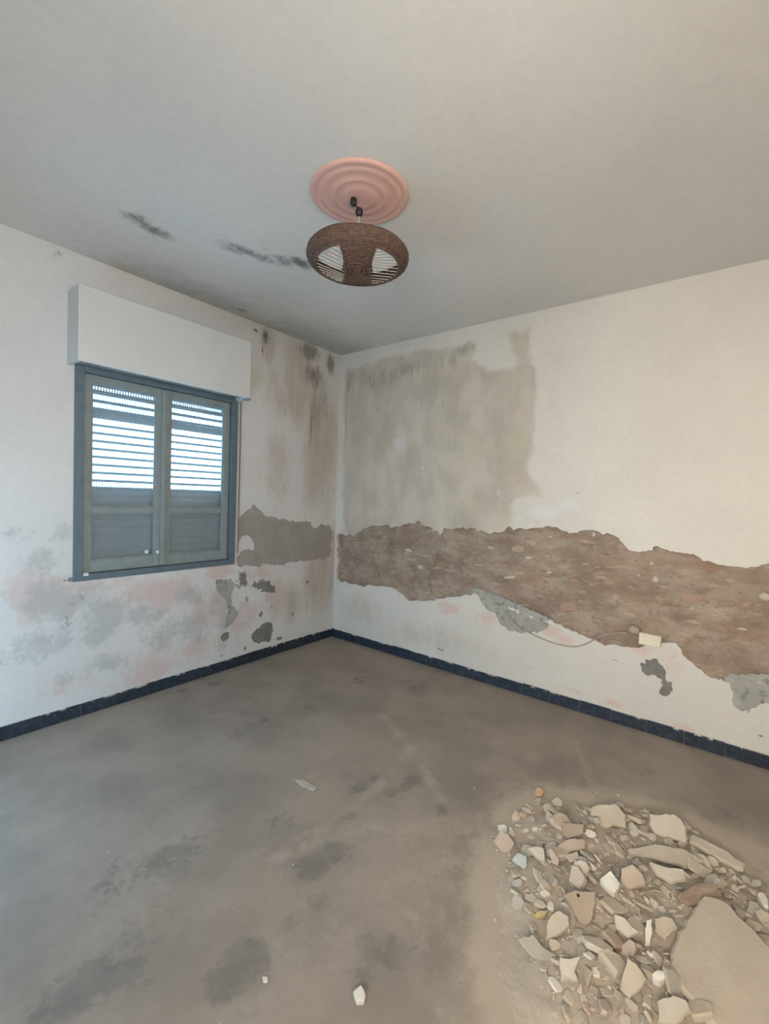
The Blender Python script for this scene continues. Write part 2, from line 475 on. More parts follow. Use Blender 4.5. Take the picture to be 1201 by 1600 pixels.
def zoneR(a, b): return 1 - sstep(-0.07, 0.045, poly_sd(a, b, bare_poly) + 0.07 * (fbm(a, b, 9, 4) - .5))
def bareR(a, b): return np.maximum(zoneR(a, b), grimeToneR(a, b))
mouldR0 = blobs([(590,590,.35,.16,.62),(545,600,.10,.30,.6),(640,575,.25,.12,.62),(700,560,.16,.14,.6),(725,545,.12,.10,.7),(800,540,.10,.12,.38),(560,650,.14,.4,.45),(680,620,.2,.25,.42),(540,660,.02,.3,.8),(530,870,.05,.3,.3),(850,300,.01,.01,0)], pxR)
def mouldR(a, b): return mouldR0(a, b) * zoneR(a, b)
attrsR = {
    'bare': bareR,
    'mould': mouldR,
    'yellow': blobs([(740,700,.16,.25,.6),(810,690,.10,.14,.75),(725,790,.3,.10,.6),(620,760,.3,.15,.4),(780,800,.2,.06,.5),(780,620,.10,.1,.4)], pxR),
    'pale': blobs([(625,690,.12,.16,.5),(850,800,.16,.06,.8),(885,790,.12,.08,.6),(780,770,.06,.05,.5),(660,720,.08,.2,.45)], pxR),
    'pink': blobs([(700,950,.16,.07,.7),(760,965,.14,.10,.55),(860,985,.10,.05,.9),(880,1000,.08,.05,.7),(660,935,.10,.05,.5),(1000,1015,.06,.05,.9),(1045,1030,.08,.08,.7),(960,1100,.10,.03,.7),(1065,1135,.08,.02,.8),(820,1040,.14,.05,.4),(900,1080,.1,.03,.5),(600,960,.14,.08,.35),(537,830,.06,.03,.9)], pxR),
    'dark': blobs([(690,1015,.012,.012,.9),(870,548,.04,.008,.6),(900,770,.03,.006,.6),(945,750,.02,.008,.5),(1188,1150,.02,.012,.8),(765,1040,.012,.01,.6),(710,1040,.04,.01,.6),(960,1032,.03,.008,.5),(1010,1098,.02,.006,.5),(857,655,.02,.004,.4)], pxR),
}
pr = sheet('plaster', BACK, 0.0, 0.0, H, 0.0095, holesR + [(p, 0.075) for _, p, _ in patchR], toR, True, 0.055, M['wall_right'], M['plaster_edge'], wr, attrsR)
ex = patch('exposed_earth', earth, 0.010, 0.027, 0.026, toR, True, M['earth'], wr, nscale=11)
for nm, p, mt in patchR:
    patch(nm, p, 0.012, 0.006, 0.004, toR, True, M[mt], wr, nscale=20)

# stones and brick ends showing in the earth
def rock_mesh(name, seed, flat=0.5, sub=1):
    r = random.Random(seed)
    bm = bmesh.new()
    bmesh.ops.create_icosphere(bm, subdivisions=sub, radius=1.0)
    dirs = [Vector((r.gauss(0, 1), r.gauss(0, 1), r.gauss(0, 1))).normalized() for _ in range(7)]
    cut = [r.uniform(0.62, 0.9) for _ in dirs]
    for v in bm.verts:
        for d, c in zip(dirs, cut):
            k = v.co.dot(d)
            if k > c: v.co -= d * (k - c)
        v.co *= r.uniform(0.93, 1.05)
        v.co.z *= flat
    me = bpy.data.meshes.new(name); bm.to_mesh(me); bm.free(); return me
rocks = [rock_mesh('rock_shape_%d' % k, 100 + k, 0.8, 2) for k in range(6)]
def set_mat(o, mat):
    if not o.data.materials: o.data.materials.append(mat)
    o.material_slots[0].link = 'OBJECT'; o.material_slots[0].material = mat
st = []
for x, y, w, h, k in [(290,295,50,22,'stone_pale'),(470,315,55,28,'stone_pale'),(410,375,40,20,'stone_pale'),(520,355,30,35,'stone_white'),(600,360,65,24,'stone_pale'),(680,352,22,30,'stone_pale'),(800,400,110,26,'stone_pale'),(830,345,60,28,'stone_pale'),(925,348,60,28,'stone_pale'),(1000,408,105,26,'stone_white'),(1165,390,60,34,'stone_pink'),(1030,262,80,60,'stone_pale'),(1080,205,50,24,'stone_pink'),(610,500,60,34,'stone_pale'),(665,448,30,18,'stone_pale'),(880,215,60,24,'stone_brown'),(740,260,80,40,'stone_brown'),(1140,250,60,30,'stone_pale'),(560,490,24,24,'stone_white'),(350,190,60,40,'stone_brown')]:
    u, v = Z4([(x, y)])[0]; st.append((u, v, w / 3.336, h / 3.336, k))
for x, y, w, h, k in [(65,130,24,22,'stone_white'),(95,245,60,24,'stone_pale'),(180,355,60,40,'stone_pink'),(35,325,70,36,'stone_pink'),(370,365,70,44,'stone_pink'),(395,228,80,34,'stone_pink'),(310,285,60,24,'stone_pale'),(155,495,100,80,'stone_pink'),(612,350,46,50,'stone_white'),(525,332,14,22,'stone_white'),(590,268,24,24,'stone_white'),(485,392,50,28,'stone_pink'),(810,450,150,100,'stone_pink'),(925,385,60,26,'stone_pale'),(1185,438,80,60,'stone_white'),(1072,546,44,20,'stone_pale'),(288,118,24,36,'stone_white'),(250,272,50,24,'stone_pale'),(400,130,90,50,'stone_pink'),(640,480,60,30,'stone_brown'),(940,600,130,80,'stone_brown'),(300,575,50,20,'stone_brown'),(330,500,80,30,'stone_brown'),(1050,700,140,60,'stone_brown'),(1010,360,80,40,'stone_pale'),(980,480,110,60,'stone_brown'),(740,320,60,30,'stone_pale'),(870,740,60,30,'stone_brown')]:
    u, v = Z5([(x, y)])[0]; st.append((u, v, w / 3.327, h / 3.327, k))
for i in range(24):
    u = random.uniform(560, 1190); c = 875 + max(0, u - 850) * 0.3
    v = c + random.uniform(-30, 40)
    st.append((u, v, random.uniform(10, 20), random.uniform(5, 9), random.choice(['stone_pale', 'stone_pink', 'stone_brown', 'stone_brown', 'stone_white'])))
for i, (u, v, w, h, k) in enumerate(st):
    p = at(u, v, 'x', 0.02)
    if poly_sd(np.array([p.y]), np.array([p.z]), earth)[0] > -0.015: continue
    a = at(u - w / 2, v, 'x', 0.02); b = at(u + w / 2, v, 'x', 0.02); c = at(u, v - h / 2, 'x', 0.02)
    o = bpy.data.objects.new('stone', rocks[i % 6]); COL.objects.link(o)
    d = 0.027 + 0.052 * (float(fbm(np.array([p.y]), np.array([p.z]), 11, 5, 2.0)[0]) - 0.5)
    ry = abs(a.y - b.y) / 2; rz = abs(c.z - p.z)
    o.parent = ex
    o.location = (d + 0.004, p.y, p.z); o.rotation_euler = (random.uniform(-.2, .2), 0, 0)
    o.scale = (0.013 if ry > .02 else 0.010, ry, max(rz, .008))
    set_mat(o, M[k])

# ---- window wall
holesL = [([(WX0, WZ0), (WX1, WZ0), (WX1, WZ1), (WX0, WZ1)], 0.0)]
grey_px = Z7([(345,250),(365,150),(430,80),(490,58),(540,100),(600,130),(720,158),(800,170),(880,165),(930,190),(960,225),(1010,200),(1070,205),(1095,250),(1085,455),(950,475),(830,490),(660,515),(600,505),(540,525),(450,515),(360,520),(345,450),(375,400),(440,390),(480,400),(500,350),(430,290),(385,300),(362,360),(345,330)])
patchL = [
    ('exposed_render', pxL(grey_px), 'render'),
    ('exposed_cement', pxL(Z7([(468,1070),(500,1010),(545,975),(590,960),(625,985),(630,1060),(610,1110),(540,1125),(490,1110)])), 'darkcement'),
    ('exposed_cement', pxL(Z7([(185,625),(300,620),(335,640),(400,670),(430,700),(340,690),(300,760),(310,830),(365,880),(360,920),(300,980),(260,1005),(255,980),(280,900),(270,820),(230,760),(195,740)])), 'cement'),
    ('exposed_cement', pxL(Z7([(540,650),(600,638),(655,690),(658,732),(580,738),(520,735),(545,700)])), 'darkcement'),
    ('exposed_cement', pxL(Z7([(240,1060),(300,1035),(290,1080),(240,1120),(230,1100)])), 'darkcement'),
]
bareL0 = blobs([(470,600,.26,.5,.85),(500,700,.26,.7,.95),(440,620,.2,.35,.6),(500,900,.28,.5,.8),(450,940,.3,.25,.55),(420,540,.12,.2,.6),(430,720,.25,.5,.5)], pxL)
attrsL = {
    'bare': bareL0,
    'mould': blobs([(485,550,.14,.10,.95),(515,568,.07,.12,.95),(490,590,.14,.16,.75),(500,640,.14,.3,.55),(486,660,.03,.3,.75),(415,525,.05,.09,.65),(425,555,.03,.15,.4),(512,970,.02,.2,.3)], pxL),
    'yellow': blobs([(400,585,.10,.16,.7),(412,720,.06,.1,.4),(480,620,.1,.2,.3)], pxL),
    'pink': blobs([(250,925,.30,.12,.75),(70,925,.22,.16,.65),(235,1040,.22,.14,.65),(345,893,.14,.07,.8),(150,915,.28,.09,.55),(330,950,.25,.25,.5),(410,900,.35,.16,.45),(210,1030,.18,.14,.5),(390,960,.2,.15,.5),(520,850,.03,.2,.9),(430,930,.25,.2,.5),(320,1010,.25,.14,.5),(120,1060,.3,.1,.4)], pxL),
    'pale': blobs([(95,940,.22,.16,.7),(170,960,.3,.16,.6),(280,985,.3,.16,.6),(120,990,.4,.14,.55),(40,1010,.3,.14,.45),(230,960,.16,.12,.55),(300,930,.16,.10,.6),(80,830,.24,.08,.42),(345,960,.14,.28,.6),(170,1040,.4,.10,.45),(60,880,.2,.1,.4)], pxL),
    'dark': blobs([(405,913,.10,.05,.75),(378,905,.06,.08,.75),(385,935,.03,.05,.5),(480,909,.02,.02,.9),(457,960,.012,.02,.9),(408,960,.02,.03,.85),(435,998,.05,.02,.7),(383,1012,.02,.02,.7),(345,1025,.02,.012,.6),(120,940,.06,.05,.42),(105,975,.04,.04,.42),(415,527,.03,.06,.62),(400,516,.03,.015,.7),(90,398,.04,.03,.35),(410,545,.01,.06,.6),(522,965,.01,.04,.5),(112,905,.06,.02,.5),(424,948,.04,.02,.45)], pxL),
}
pl = sheet('plaster', BACK, 0.0, 0.0, H, 0.0095, holesL + [(p, 0.06) for _, p, _ in patchL], toL, False, 0.055, M['wall_left'], M['plaster_edge'], wl, attrsL)
for nm, p, mt in patchL:
    patch(nm, p, 0.012, 0.006, 0.004, toL, False, M[mt], wl, nscale=20)

# ---- floor and ceiling
def heap(x, y):
    """height of the dust heap"""
    x = np.asarray(x, float); y = np.asarray(y, float)
    h = 0
    for (u, v, r, a) in [(930,1330,.26,.050),(1030,1340,.26,.055),(960,1430,.30,.075),(1080,1450,.30,.085),(930,1530,.24,.055),(1040,1560,.26,.07),(860,1300,.18,.028),(1180,1500,.4,.07),(860,1420,.16,.03)]:
        c = pxF([(u, v)])[0]
        h = np.maximum(h, a * np.exp(-((x - c[0]) ** 2 + (y - c[1]) ** 2) / r ** 2))
    h = h * 1.0 + 0.022 * (fbm(x, y, 14, 4, 9.0) - 0.5) * sstep(0.006, 0.03, h)
    return h - 0.012
def grid_plane(name, x0, x1, y0, y1, cell, z, flip, mat, attrs, zfn=None):
    nx, ny = int((x1 - x0) / cell) + 1, int((y1 - y0) / cell) + 1
    X, Y = np.meshgrid(np.linspace(x0, x1, nx), np.linspace(y0, y1, ny), indexing='ij')
    Z = np.full(X.shape, z) + (zfn(X, Y) if zfn else 0)
    idx = np.arange(nx * ny).reshape(nx, ny)
    q = np.stack([idx[:-1, :-1], idx[1:, :-1], idx[1:, 1:], idx[:-1, 1:]], -1).reshape(-1, 4)
    if flip: q = q[:, ::-1]
    me = bpy.data.meshes.new(name)
    me.from_pydata(np.stack([X, Y, Z], -1).reshape(-1, 3).tolist(), [], q.tolist())
    me.materials.append(mat)
    for an, fn in attrs.items():
        a = me.attributes.new(an, 'FLOAT', 'POINT')
        a.data.foreach_set('value', np.clip(fn(X.ravel(), Y.ravel()), 0, 1).astype(np.float32))
    me.update()
    return link(name, me, None, None, smooth=bool(zfn))
def strokes(items, px):
    pts = [(px(pl_), w, s) for pl_, w, s in items]
    def f(a, b):
        r = np.zeros(len(a))
        for pp, w, s in pts: r = np.maximum(r, s * np.exp(-(line_d(a, b, pp) / w) ** 2))
        return r
    return f
def both(f, g): return lambda a, b: np.maximum(f(a, b), g(a, b))
darkF = blobs([(370,1515,.10,.11,.85),(345,1540,.06,.06,.7),(600,1490,.10,.10,.7),(575,1530,.06,.08,.6),(160,1520,.2,.12,.6),(110,1560,.16,.1,.65),(240,1350,.24,.14,.55),(200,1380,.2,.1,.5),(500,1345,.18,.08,.65),(430,1290,.14,.1,.5),(540,1280,.10,.06,.55),(560,1230,.09,.05,.6),(610,1240,.07,.04,.6),(690,1265,.06,.06,.6),(640,1220,.1,.05,.55),(585,1215,.05,.02,.7),(725,1160,.04,.03,.5),(335,1068,.07,.06,.75),(288,1080,.05,.05,.6),(650,1075,.16,.1,.45),(560,1060,.14,.1,.42),(380,1130,.3,.2,.35),(720,1310,.05,.05,.5),(480,1420,.14,.08,.4),(980,1260,.2,.1,.45),(1140,1270,.1,.1,.45),(1010,1210,.2,.05,.35),(300,1240,.2,.1,.35),(820,1150,.3,.1,.3),(470,1110,.2,.1,.35),(760,1430,.05,.08,.4),(840,1560,.12,.1,.4)], pxF)
paleF = strokes([([(600,1120),(650,1180),(690,1250),(700,1290)], .05, .6),([(720,1285),(560,1300),(430,1340)], .05, .6),([(900,1160),(930,1250)], .04, .55),([(640,1180),(520,1290),(410,1330)], .04, .5),([(700,1300),(640,1420),(620,1500)], .12, .5),([(700,1290),(790,1340)], .12, .55),([(440,1350),(480,1480),(420,1480)], .05, .4),([(520,1450),(700,1590)], .08, .45),([(540,1140),(470,1230)], .03, .4),([(620,1300),(760,1420)], .10, .45),([(780,1160),(850,1190)], .06, .4)], pxF)
dustF0 = blobs([(980,1350,.42,.34,.8),(900,1500,.36,.3,.75),(1100,1500,.5,.4,.75),(800,1300,.2,.18,.5),(830,1430,.25,.2,.55),(790,1240,.2,.1,.3)], pxF)
def dustF(a, b): return np.maximum(dustF0(a, b), sstep(-0.001, 0.0095, heap(a, b) + 0.012))
fl = grid_plane('floor', BACK - .25, T0, BACK - .25, T0, 0.016, 0.0, False, M['floor'], {'dark': darkF, 'pale': paleF, 'dust': dustF})
tag(fl, kind='structure')
mouldC = blobs([(215,345,.12,.07,.8),(235,358,.14,.07,.75),(195,335,.10,.05,.5),(190,373,.05,.03,.5),(385,393,.14,.05,.85),(360,390,.10,.05,.6),(410,402,.12,.05,.65),(445,408,.12,.055,.7),(472,412,.10,.06,1.0),(425,398,.2,.09,.4),(435,460,.08,.04,.42),(420,450,.06,.03,.4),(375,484,.05,.04,.75),(440,505,.06,.05,.3),(660,517,.03,.015,.6),(452,500,.05,.03,.25)], pxC)
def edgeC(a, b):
    # grey damp band along the window wall, greyer towards the corner
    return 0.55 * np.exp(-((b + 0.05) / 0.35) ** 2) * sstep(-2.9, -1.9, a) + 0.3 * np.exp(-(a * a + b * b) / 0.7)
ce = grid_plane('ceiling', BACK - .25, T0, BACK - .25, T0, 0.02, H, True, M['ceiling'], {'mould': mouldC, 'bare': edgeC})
tag(ce, kind='structure')

# ---- baseboards: single dark glazed tiles
def tile_mat(name, c1, c2):
    t = NT(name, 0.42, 0.4)
    geo = t.N.new('ShaderNodeNewGeometry').outputs['Position']
    n = t.rng(t.noise(30, 5, vec=geo), 0.35, 0.7)
    c = t.mix(n, c1, c2)
    sep = t.N.new('ShaderNodeSeparateXYZ'); t.link(t.co.outputs['Object'], sep.inputs[0])
    # plaster splashes on the upper edge
    edge = t.math('MULTIPLY', t.rng(sep.outputs[2], 0.066, 0.082), t.rng(t.noise(22, 4, vec=geo), 0.55, 0.6))
    c = t.mix(edge, c, (0.6, 0.56, 0.5))
    c = t.mix(t.rng(t.noise(120, 3, vec=geo), 0.66, 0.72, 0, .5), c, (0.4, 0.38, 0.35))
    t.color(c); t.bump(t.noise(90, 3), 0.15, 0.002)
    return t.m
M['tile'] = tile_mat('navy_skirting_tile', (0.016, 0.022, 0.034), (0.03, 0.042, 0.06))
M['grout'] = mottled('grey_grout', (0.11, 0.12, 0.13), (0.08, 0.09, 0.10), 30)
def tile_mesh(k):
    bm = bmesh.new()
    add_box(bm, -0.0978, 0.0978, -0.011, 0.0, 0.001, 0.080 + (k - 1) * 0.003, bevel=0.0022)
    me = bpy.data.meshes.new('tile_shape'); bm.to_mesh(me); bm.free(); return me
tiles = [tile_mesh(k) for k in range(3)]
for side, ax, mat_c in (('left', 'x', 'tile'), ('right', 'y', 'tile')):
    if ax == 'x': b = box_obj('baseboard_left', (BACK, -0.002, -0.007, 0.004, 0.0, 0.074), M['grout'])
    else: b = box_obj('baseboard_right', (-0.007, 0.004, BACK, -0.002, 0.0, 0.074), M['grout'])
    tag(b, kind='structure')
    for k in range(20):
        c = -0.065 - 0.2 * k if ax == 'y' else -0.112 - 0.2 * k
        if c < BACK + .1: break
        o = bpy.data.objects.new('tile', tiles[random.randrange(3)]); COL.objects.link(o)
        if not o.data.materials: o.data.materials.append(M['tile'])
        o.parent = b
        off = random.uniform(-.0015, .0015)
        if ax == 'x': o.location = (c, -0.001 + off, 0); o.rotation_euler = (random.uniform(-.03, .0), 0, random.uniform(-.008, .008))
        else: o.location = (-0.001 + off, c, 0); o.rotation_euler = (random.uniform(-.03, 0), 0, -math.pi / 2 + random.uniform(-.008, .008))

# ------------------------------------------------------------------ window
def paint(name, c, c2, rough=0.5):
    t = NT(name, rough, 0.35)
    t.color(t.mix(t.rng(t.noise(14, 5), 0.4, 0.75), c, c2)); t.bump(t.noise(70, 3), 0.1, 0.002)
    return t.m
M['frame'] = paint('grey_green_gloss_paint', (0.225, 0.255, 0.25), (0.19, 0.22, 0.22))
M['frame_dark'] = paint('slate_blue_paint', (0.115, 0.15, 0.17), (0.09, 0.12, 0.14))
M['slat'] = paint('grey_shutter_plastic', (0.20, 0.24, 0.265), (0.17, 0.21, 0.235), 0.55)
M['chrome'] = paint('dull_white_metal', (0.62, 0.62, 0.60), (0.5, 0.5, 0.48), 0.3)
def glass_mat():
    m_ = bpy.data.materials.new('dusty_glass'); m_.use_nodes = True
    nt = m_.node_tree; N = nt.nodes; L = nt.links
    for n in list(N): N.remove(n)
    out = N.new('ShaderNodeOutputMaterial'); tr = N.new('ShaderNodeBsdfTransparent'); gl = N.new('ShaderNodeBsdfGlossy'); df = N.new('ShaderNodeBsdfDiffuse')
    gl.inputs['Roughness'].default_value = 0.08; tr.inputs['Color'].default_value = (0.93, 0.96, 0.97, 1); df.inputs['Color'].default_value = (0.55, 0.6, 0.62, 1)
    a = N.new('ShaderNodeMixShader'); b = N.new('ShaderNodeMixShader')
    nz = N.new('ShaderNodeTexNoise'); nz.inputs['Scale'].default_value = 5; nz.inputs['Detail'].default_value = 5
    mr = N.new('ShaderNodeMapRange'); mr.inputs[1].default_value = .3; mr.inputs[2].default_value = .7; mr.inputs[3].default_value = .08; mr.inputs[4].default_value = .17
    L.new(nz.outputs['Fac'], mr.inputs[0]); L.new(mr.outputs[0], a.inputs[0])
    L.new(tr.outputs[0], a.inputs[1]); L.new(df.outputs[0], a.inputs[2])
    b.inputs[0].default_value = 0.05
    L.new(a.outputs[0], b.inputs[1]); L.new(gl.outputs[0], b.inputs[2]); L.new(b.outputs[0], out.inputs[0])
    return m_
M['glass'] = glass_mat()

win = tag(empty('window_1', (-1.705, 0.0, WZ0)), kind='structure')
FX0, FX1, FZ0, FZ1 = WX0 - .006, WX1 + .006, WZ0 - .012, WZ1 + .01
bm = bmesh.new()
FW = 0.052
for b in ((FX0, FX0 + FW, -.012, .075, FZ0, FZ1), (FX1 - FW, FX1, -.012, .075, FZ0, FZ1), (FX0 + FW, FX1 - FW, -.012, .075, FZ0, FZ0 + .042), (FX0 + FW, FX1 - FW, -.012, .075, FZ1 - .04, FZ1)):
    add_box(bm, *b, bevel=0.003)
from_bm('outer_frame', bm, M['frame_dark'], win)
MID = -1.720
def sash(x0, x1, sl, sr, knob):
    """casement: stiles of width sl, sr, three rails, two panes"""
    z0, z1 = FZ0 + .044, FZ1 - .042
    yf, yb = 0.012, 0.05
    bm = bmesh.new()
    add_box(bm, x0, x0 + sl, yf, yb, z0, z1, bevel=.004)
    add_box(bm, x1 - sr, x1, yf, yb, z0, z1, bevel=.004)
    zt, zm, zb = z1 - .045, 1.277, z0 + .075
    for a, b in ((zt, z1), (zm - .017, zm + .017), (z0, zb)):
        add_box(bm, x0 + sl - .002, x1 - sr + .002, yf + .001, yb - .001, a, b, bevel=.003)
    s = from_bm('sash', bm, M['frame'], win)
    for a, b in ((zm + .015, zt + .002), (zb - .002, zm - .015)):
        box_obj('pane', (x0 + sl - .004, x1 - sr + .004, .029, .033, a, b), M['glass'], s)
    # glazing beads
    for a, b in ((zm + .017, zt), (zb, zm - .017)):
        bm = bmesh.new()
        for q in ((x0 + sl, x0 + sl + .008, a, b), (x1 - sr - .008, x1 - sr, a, b), (x0 + sl + .008, x1 - sr - .008, a, a + .008), (x0 + sl + .008, x1 - sr - .008, b - .008, b)):
            add_box(bm, q[0], q[1], .018, .029, q[2], q[3])
        from_bm('glazing_bead', bm, M['frame'], s)
    return s
s1 = sash(FX0 + FW + .003, MID - .001, .044, .052, True)
s2 = sash(MID + .001, FX1 - FW - .003, .050, .050, False)
# cover strip over the meeting stiles, knob and catch
box_obj('cover_strip', (MID - .016, MID + .016, -.002, .012, FZ0 + .05, FZ1 - .05), M['frame'], s2, bevel=.004)
def knob(name, p, r, par):
    bm = bmesh.new()
    prof = [(0, 0), (r * .5, 0), (r * .45, r * .7), (r * .9, r * 1.0), (r, r * 1.4), (r * .75, r * 1.9), (0, r * 2.1)]
    add_lathe(bm, prof, (0, 0), 16)
    bmesh.ops.rotate(bm, verts=bm.verts, cent=(0, 0, 0), matrix=Matrix.Rotation(math.pi / 2, 3, 'X'))
    bmesh.ops.translate(bm, verts=bm.verts, vec=p)
    o = from_bm(name, bm, M['chrome'], par, True)
    return o
tag(knob('knob', (at(244, 862, 'y', 0).x, -.002, at(244, 862, 'y', 0).z), .013, s2), 'small white knob')
kp = at(228, 862, 'y', 0.02)
tag(box_obj('catch', (kp.x - .012, kp.x + .010, .004, .020, kp.z - .012, kp.z + .012), M['chrome'], s1, bevel=.004), 'small white metal catch')
bm = bmesh.new(); hp = at(133, 897, 'y', 0); add_box(bm, hp.x - .014, hp.x + .014, -.018, -.010, hp.z - .010, hp.z + .010, bevel=.003)
tag(from_bm('corner_bracket', bm, M['chrome'], win), 'small pale bracket at the lower corner')
# sill board in front of the shutter and reveals
bm = bmesh.new()
for b in ((WX0 - .02, WX0 + .008, .056, .125, WZ0, WZ1 + .1), (WX1 - .008, WX1 + .02, .056, .125, WZ0, WZ1 + .1), (WX0, WX1, .056, .125, WZ0 - .02, WZ0 + .012), (WX0, WX1, .056, .125, WZ1 + .02, WZ1 + .1)):
    add_box(bm, *b)
from_bm('reveal', bm, M['frame_dark'], win)

# roller shutter behind the glass, each slat a part
SH = tag(empty('roller_shutter', (-1.705, .10, WZ0 + .012)), 'grey roller shutter half shut behind the window glass, daylight in its slits', 'shutter')
SX0, SX1 = WX0 + .01, WX1 - .01
def slat_mesh(h, tabs):
    """hooked slat, convex to the room; tabs = row of little bridges standing on its top edge"""
    bm = bmesh.new()
    prof = []
    for k in range(7):
        a = -1 + 2 * k / 6
        prof.append((-.006 * (1 - a * a), h / 2 + a * h / 2))
    back = [(y + .004, z) for y, z in prof[::-1]]
    loop = prof + back
    A = [bm.verts.new((SX0, y, z)) for y, z in loop]; B = [bm.verts.new((SX1, y, z)) for y, z in loop]
    n = len(loop)
    for k in range(n): bm.faces.new((A[k], A[(k + 1) % n], B[(k + 1) % n], B[k]))
    bm.faces.new(A); bm.faces.new(B)
    if tabs:
        gap, pitch, wid = tabs
        x = SX0 + .01
        while x < SX1 - .01:
            add_box(bm, x, x + wid, -.001, .004, h - .001, h + gap + .001)
            x += pitch
    bmesh.ops.recalc_face_normals(bm, faces=bm.faces)
    me = bpy.data.meshes.new('slat_shape'); bm.to_mesh(me); bm.free(); me.materials.append(M['slat']); return me
P = 0.0505
closed = slat_mesh(P - .0005, None)
dotted = slat_mesh(P - .019, (.019, .0165, .0075))
thin = slat_mesh(P - .029, (.029, .0165, .0030))
wide = slat_mesh(P - .0325, None)  # slats cut narrow: the widened slits stand in for the glow of daylight
z = WZ0 + .016; k = 0; rows = []
ZB = 1.405
nclosed = int(round((ZB - z) / P)); P0 = (ZB - z) / nclosed
for i in range(nclosed): rows.append((z + i * P0, closed))
kinds = [thin, wide, wide, wide, wide, wide, wide, wide, wide, closed, thin, thin, dotted, dotted, closed, closed]
# the lowest open slit lies on the closed part
for i, kd in enumerate(kinds):
    zz = ZB + i * P
    if kd is closed: rows.append((zz, kd))
    else: rows.append((zz, kd))
for i, (zz, kd) in enumerate(rows):
    o = bpy.data.objects.new('slat', kd); COL.objects.link(o)
    o.parent = SH; o.matrix_parent_inverse = Matrix.Translation(SH.location).inverted()
    o.location = (0, .10, zz)
    tilt = 0
    if i >= nclosed: tilt = random.uniform(-.0015, .0015)
    o.rotation_euler = (0, 0, 0)
    if tilt: o.rotation_euler = (0, tilt, 0); o.location.z += tilt * -1.7
for xa, xb in ((WX0 + .008, WX0 + .03), (WX1 - .03, WX1 - .008)):
    box_obj('guide_rail', (xa, xb, .082, .120, WZ0 + .012, WZ1 + .02), M['slat'], SH)

# shutter box
M['box'] = mottled('white_painted_board', (0.62, 0.61, 0.585), (0.58, 0.57, 0.55), 3, rough=0.7, bump=0.12)
M['box_edge'] = mottled('dark_board_edge', (0.24, 0.25, 0.25), (0.36, 0.36, 0.34), 12, rough=0.8)
sb = tag(empty('shutter_box', (-1.73, 0, 2.135)), 'white painted roller shutter box above the window', 'shutter box')
BX0, BX1, BZ0, BZ1, BY = -2.300, -1.157, 2.135, 2.565, -0.18
box_obj('front_board', (BX0, BX1, BY, BY + .018, BZ0, BZ1), M['box'], sb, bevel=.006)
box_obj('side_board', (BX0 + .001, BX0 + .018, BY + .018, -.0005, BZ0 + .002, BZ1 - .002), M['box'], sb)
box_obj('side_board', (BX1 - .018, BX1 - .001, BY + .018, -.0005, BZ0 + .002, BZ1 - .002), M['box'], sb)
box_obj('top_board', (BX0 + .018, BX1 - .018, BY + .018, -.0005, BZ1 - .018, BZ1 - .002), M['box'], sb)
box_obj('bottom_board', (BX0 + .018, BX1 - .018, BY + .018, -.0125, BZ0 + .021, BZ0 + .034), M['box_edge'], sb)  # underside board, darker grey than the rest of the box
bm = bmesh.new(); add_box(bm, BX1 - .03, BX1 + .004, BY - .004, BY + .05, BZ0 - .010, BZ0 + .004, bevel=.003)
tag(from_bm('corner_nail_plate', bm, M['box_edge'], sb), 'dark chipped corner')

# shutter strap at the right of the window
M['strap'] = mottled('brown_strap', (0.22, 0.17, 0.15), (0.28, 0.22, 0.19), 30)
M['strap_pale'] = mottled('pale_batten', (0.5, 0.47, 0.44), (0.42, 0.4, 0.38), 20)
ss = tag(empty('shutter_strap', (-1.13, 0, .9)), 'thin brown shutter strap hanging along the right side of the window', 'strap')
box_obj('batten', (-1.148, -1.130, -.012, -.0005, .90, 2.13), M['strap_pale'], ss, bevel=.002)
box_obj('strap', (-1.128, -1.116, -.010, -.0035, .93, 2.135), M['strap'], ss, bevel=.001)

# ------------------------------------------------------------------ ceiling rose and pendant lamp
LX, LY = -1.688, -1.722
M['rose'] = mottled('pink_gypsum', (0.66, 0.40, 0.33), (0.62, 0.36, 0.30), 6, bump=0.08, rough=0.7)
bm = bmesh.new()
prof = [(0.222, H - .0005), (0.222, H - .008), (0.217, H - .013), (0.205, H - .0145), (0.196, H - .0115), (0.186, H - .0115), (0.180, H - .015), (0.170, H - .017), (0.160, H - .015),
        (0.128, H - .0155), (0.122, H - .019), (0.112, H - .0205), (0.104, H - .019), (0.080, H - .0195), (0.074, H - .023), (0.062, H - .025), (0.050, H - .025), (0.030, H - .026), (0.0, H - .026)]
add_lathe(bm, prof, (LX, LY), 72)
tag(from_bm('ceiling_rose', bm, M['rose'], None, True), 'round pink ceiling rose with concentric rings above the wicker lamp', 'ceiling rose')

def wicker(name, c1, c2):
    t = NT(name, 0.6, 0.3)
    t.color(t.mix(t.rng(t.noise(60, 4), 0.35, 0.65), c1, c2)); t.bump(t.noise(160, 3), 0.3, 0.002)
    return t.m
M['wicker'] = wicker('brown_wicker', (0.085, 0.046, 0.034), (0.135, 0.082, 0.055))
M['cord'] = mottled('pale_cord', (0.62, 0.58, 0.52), (0.55, 0.5, 0.45), 40, bump=0)
M['black'] = paint('black_plastic', (0.02, 0.02, 0.02), (0.03, 0.03, 0.03), 0.4)
M['bulb'] = paint('white_bulb', (0.75, 0.75, 0.72), (0.7, 0.7, 0.68), 0.2)
LZ = 2.514; LA, LC = 0.227, 0.058
lamp = tag(empty('pendant_lamp', (LX, LY, LZ - LC)), 'round brown wicker pendant lamp hanging from the ceiling', 'lamp')
vdir = Vector((CAM.x - LX, CAM.y - LY, 0)).normalized()      # strip runs towards the door corner
side = Vector((-vdir.y, vdir.x, 0))
